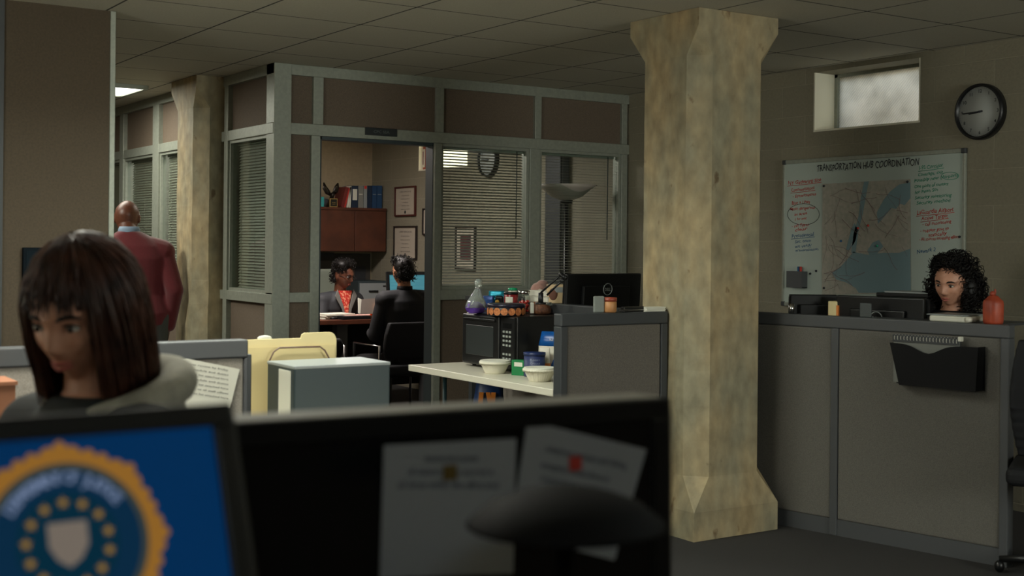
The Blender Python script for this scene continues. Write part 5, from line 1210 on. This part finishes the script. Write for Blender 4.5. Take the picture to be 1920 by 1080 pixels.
for i in range(n):
    phi = -PI+2*PI*i/n; L = hair_len(phi)
    for k in range(lv+1): vs.append(head_space(P1_, E1, hair_pt(phi, max(L*k/lv, .0005), -.020)))
N1 = n*(lv+1); fs = []
for i in range(n):
    j = (i+1) % n
    for k in range(lv): fs += [(i*(lv+1)+k, j*(lv+1)+k, j*(lv+1)+k+1, i*(lv+1)+k+1), (N1+i*(lv+1)+k, N1+i*(lv+1)+k+1, N1+j*(lv+1)+k+1, N1+j*(lv+1)+k)]
    fs.append((i*(lv+1)+lv, j*(lv+1)+lv, N1+j*(lv+1)+lv, N1+i*(lv+1)+lv))
mb._faces(vs, fs, True)
rnd = random.Random(11)
for i in range(620):
    phi = rnd.uniform(-PI, PI); L = hair_len(phi)*rnd.uniform(.85, 1.05); o_ = rnd.uniform(-.006, .006); s0 = rnd.uniform(0, .05); dphi = rnd.uniform(-.10, .10)
    pts = [head_space(P1_, E1, hair_pt(phi+dphi*k/9, s0+(L-s0)*k/9, o_+.003*math.sin(k+i))) for k in range(10)]
    mb.tube(pts, [.0022*(1-.6*k/9) for k in range(10)], 4, cap=False)
mb.build('hair', hair1, t1)
# hood roll around the neck
mb = MB(); pts = []; nk = P1_['neck']
for k in range(25):
    a = PI*.5+(k/24-.5)*2*PI*.86; pts.append(nk+Vector((.11*math.cos(a), .035+.105*math.sin(a), -.005+.03*math.sin(a))))
mb.tube(pts, [.018+.018*math.sin(PI*k/24) for k in range(25)], 14); mb.ell(nk+Vector((0, .11, -.07)), .10, .045, .09, 20, 14)
mb.ell(nk+Vector((0, .115, -.055)), .06, .05, .045, 18, 10)
o = remesh(mb.build('hood', hoodm, t1), .006, 3)
office_chair('dark swivel chair of the woman with the bob', (loc1.x, loc1.y, 0), rz1, fz+.02, fz+.35, .46)
# 2 man in red sweater, back to camera
hp = at(236, 408, 9.0); rz2 = yaw_to(FW*1.0-RH*.12)
sw = mat('red_sweater', S(98, 18, 26), .9, n=(300, S(80, 14, 20), 4), bump=.2, sheen=.3)
J = dict(pelvis=(-.10, 0, .92), waist=(-.09, -.0, 1.05), chest=(-.07, .02, 1.30), neck=(-.03, .03, hp.z-.095), head=(0, -.05, hp.z), shoulder=((-.255, .02, 1.345), (.155, .02, 1.365)), elbow=((-.345, .05, 1.08), (.22, .05, 1.09)), wrist=((-.295, -.03, .82), (.17, -.02, .84)),
    hip=((-.2, 0, .88), (-.0, 0, .88)), knee=((-.2, -.02, .48), (-.0, -.04, .48)), ankle=((-.2, .02, .09), (.0, .0, .09)))
t2_, P2, E2 = person('bald man in a dark red sweater seen from behind beside the beige partition', (hp.x, hp.y, 0), rz2, J, M['skinb'], sw, mat('grey_trousers', S(66, 68, 64), .85), (.20, 0, 0), 1.10, .006, build=1.22, topname='sweater', fit=.016, neckr=.058)
mb = MB(); nk = P2['neck']; 
mb.lathe([(.078, -.05), (.074, .0), (.066, .022), (.060, .020), (.062, -.05)], 36, nk+Vector((0, .008, .01))); mb.build('shirt_collar', mat('blue_shirt', S(120, 140, 160), .8), t2_)
# 3 seated office woman
hp = at(644, 517, 11.5); fz = hp.z-.80; rz3 = yaw_to(Vector((.12, -1, 0)))
J = seated(.18, -.46, fz, lean=.10); J['elbow'] = ((-.24, -.16, fz+.34), (.24, -.16, fz+.34)); J['wrist'] = ((-.10, -.36, fz+.40), (.17, -.36, fz+.42))
loc3 = Vector((hp.x, hp.y, 0))+Euler((0, 0, rz3)).to_matrix() @ Vector((0, .155, 0))
t3, P3, E3 = person('seated woman with short dark hair, glasses, dark blazer and red blouse at the office desk', loc3, rz3, J, M['skinb'], mat('dark_blazer', S(40, 42, 46), .7), M['blackm'], (.22, 0, .32), 1.0, .0055, lipcol=mat('deep_lip', S(120, 50, 44), .35), topname='blazer')
mb = MB(); c = P3['chest']
mb.prism([(-.075, .17), (.075, .17), (.03, .03), (.0, -.22), (-.03, .03)], .02, Matrix.Translation(c+Vector((0, -.152, 0))) @ Euler((-.12, 0, 0)).to_matrix().to_4x4()); remesh(mb.build('blouse', mat('red_blouse', S(190, 50, 44), .4, n=(50, S(226, 150, 120), 3, .5, .56)), t3), .006, 2)
mb = MB()
for s_ in (-1, 1): mb.prism([(s_*.085, .18), (s_*.03, .02), (s_*.005, -.2), (s_*.05, .0), (s_*.115, .12)], .012, Matrix.Translation(c+Vector((0, -.160, 0))) @ Euler((-.12, 0, 0)).to_matrix().to_4x4())
mb.build('lapel', mat('grey_lapel', S(104, 104, 100), .7), t3, bevel=.003)
shell = [((0, .03, .06), .085, .095, .075), ((-.045, .0, .10), .065, .07, .05), ((.02, -.01, .105), .06, .06, .045), ((0, .06, -.02), .075, .06, .07)]
mb = MB()
for c_, a, b_, d_ in shell: mb.ell(head_space(P3, E3, c_), a*.96, b_*.96, d_*.96, 18, 12, E3)
remesh(mb.build('hair_volume', M['hairb'], t3), .008, 2)
mb = MB(); curls(mb, P3, E3, 420, shell, .010, .0028, .03, 5, .0); mb.build('hair', M['hairb'], t3)
mb = MB()
for s_ in (-1, 1):
    ptl = [head_space(P3, E3, (s_*.033+.024*math.cos(k*PI/8), -.108+.012*abs(math.cos(k*PI/8)), .004+.018*math.sin(k*PI/8))) for k in range(17)]; mb.tube(ptl, .0022, 6)
    mb.tube([head_space(P3, E3, (s_*.057, -.096, .006)), head_space(P3, E3, (s_*.080, 0, .002))], .0018, 6)
mb.tube([head_space(P3, E3, (-.010, -.112, .008)), head_space(P3, E3, (.010, -.112, .008))], .002, 6); mb.build('glasses', M['black'], t3)
MB().tube([head_space(P3, E3, (.079, .006, -.035)), head_space(P3, E3, (.079, .006, -.05))], .004, 8).build('earring', M['chrome'], t3)
q = at(690, 574, 11.15); t = thing('open_folder', 'pale grey folder held open by the seated office woman', 'folder', q, .08, rot=(-.18, 0, .1))
MB().prism([(-.085, -.065), (.075, -.07), (.095, .07), (-.06, .06)], .003).build('front_leaf', mat('grey_folder', S(124, 114, 106), .7), t)
MB().prism([(-.10, -.06), (-.085, -.064), (-.06, .06), (-.09, .075)], .012).prism([(.075, -.07), (.088, -.06), (.11, .075), (.095, .07)], .02).build('pages', M['paper'], t)
# 4 visitor, back to camera
hp = at(755, 511, 10.4); fz = hp.z-.80; rz4 = yaw_to(Vector((-.1, 1, 0)))
J = seated(.19, -.46, fz)
loc4 = Vector((hp.x, hp.y, 0))+Euler((0, 0, rz4)).to_matrix() @ Vector((0, .03, 0))
t4, P4, E4 = person('visitor in a black suit with wavy dark hair, back turned, on the office visitor chair', loc4, rz4, J, M['skinm'], mat('black_suit', S(20, 21, 25), .8), M['blackm'], (.1, 0, -.15), 1.0, .006, topname='jacket', build=1.12)
shell = [((0, .03, .045), .088, .095, .085), ((0, .055, -.02), .078, .062, .065), ((-.02, -.03, .09), .07, .06, .04), ((.03, .0, .10), .05, .06, .035)]
mb = MB()
for c_, a, b_, d_ in shell: mb.ell(head_space(P4, E4, c_), a*.95, b_*.95, d_*.95, 18, 12, E4)
remesh(mb.build('hair_volume', M['hairb'], t4), .008, 2)
mb = MB(); curls(mb, P4, E4, 300, shell, .008, .003, .035, 8, .2); mb.build('hair', M['hairb'], t4)
MB().lathe([(.066, -.03), (.062, .012), (.056, .012), (.058, -.03)], 28, P4['neck']+Vector((0, .002, .02))).build('shirt_collar', M['blackm'], t4)
# 5 curly haired woman on the right
hp = at(1786, 530, 6.45); fz = hp.z-.80; rz5 = yaw_to(-FW*.9-RH*.25)
J = seated(.175, -.32, fz, lean=.03); J['elbow'] = ((-.22, -.10, fz+.33), (.22, -.10, fz+.33)); J['wrist'] = ((-.12, -.26, fz+.36), (.12, -.26, fz+.36))
loc5 = Vector((hp.x, hp.y, 0))+Euler((0, 0, rz5)).to_matrix() @ Vector((0, .068, 0))
t5, P5, E5 = person('woman with dark curly hair and black top looking down behind the right partition', loc5, rz5, J, M['skinl'], M['blackm'], M['blackm'], (.24, .06, -.48), 1.05, .0045, lipcol=M['lip'], topname='black_top')
shell = [((0, .03, .05), .105, .11, .095), ((.075, .03, -.05), .055, .075, .10), ((-.075, .03, -.05), .055, .075, .10), ((0, .08, -.06), .105, .07, .12), ((.0, -.02, .110), .075, .05, .032)]
mb = MB()
for c_, a, b_, d_ in shell: mb.ell(head_space(P5, E5, c_, 1.03), a*.93, b_*.93, d_*.93, 20, 14, E5)
remesh(mb.build('hair_volume', M['hairb'], t5), .008, 2)
mb = MB(); curls(mb, P5, E5, 1100, shell, .011, .0024, .05, 21, .6, 1.04); mb.build('hair', M['hairb'], t5)
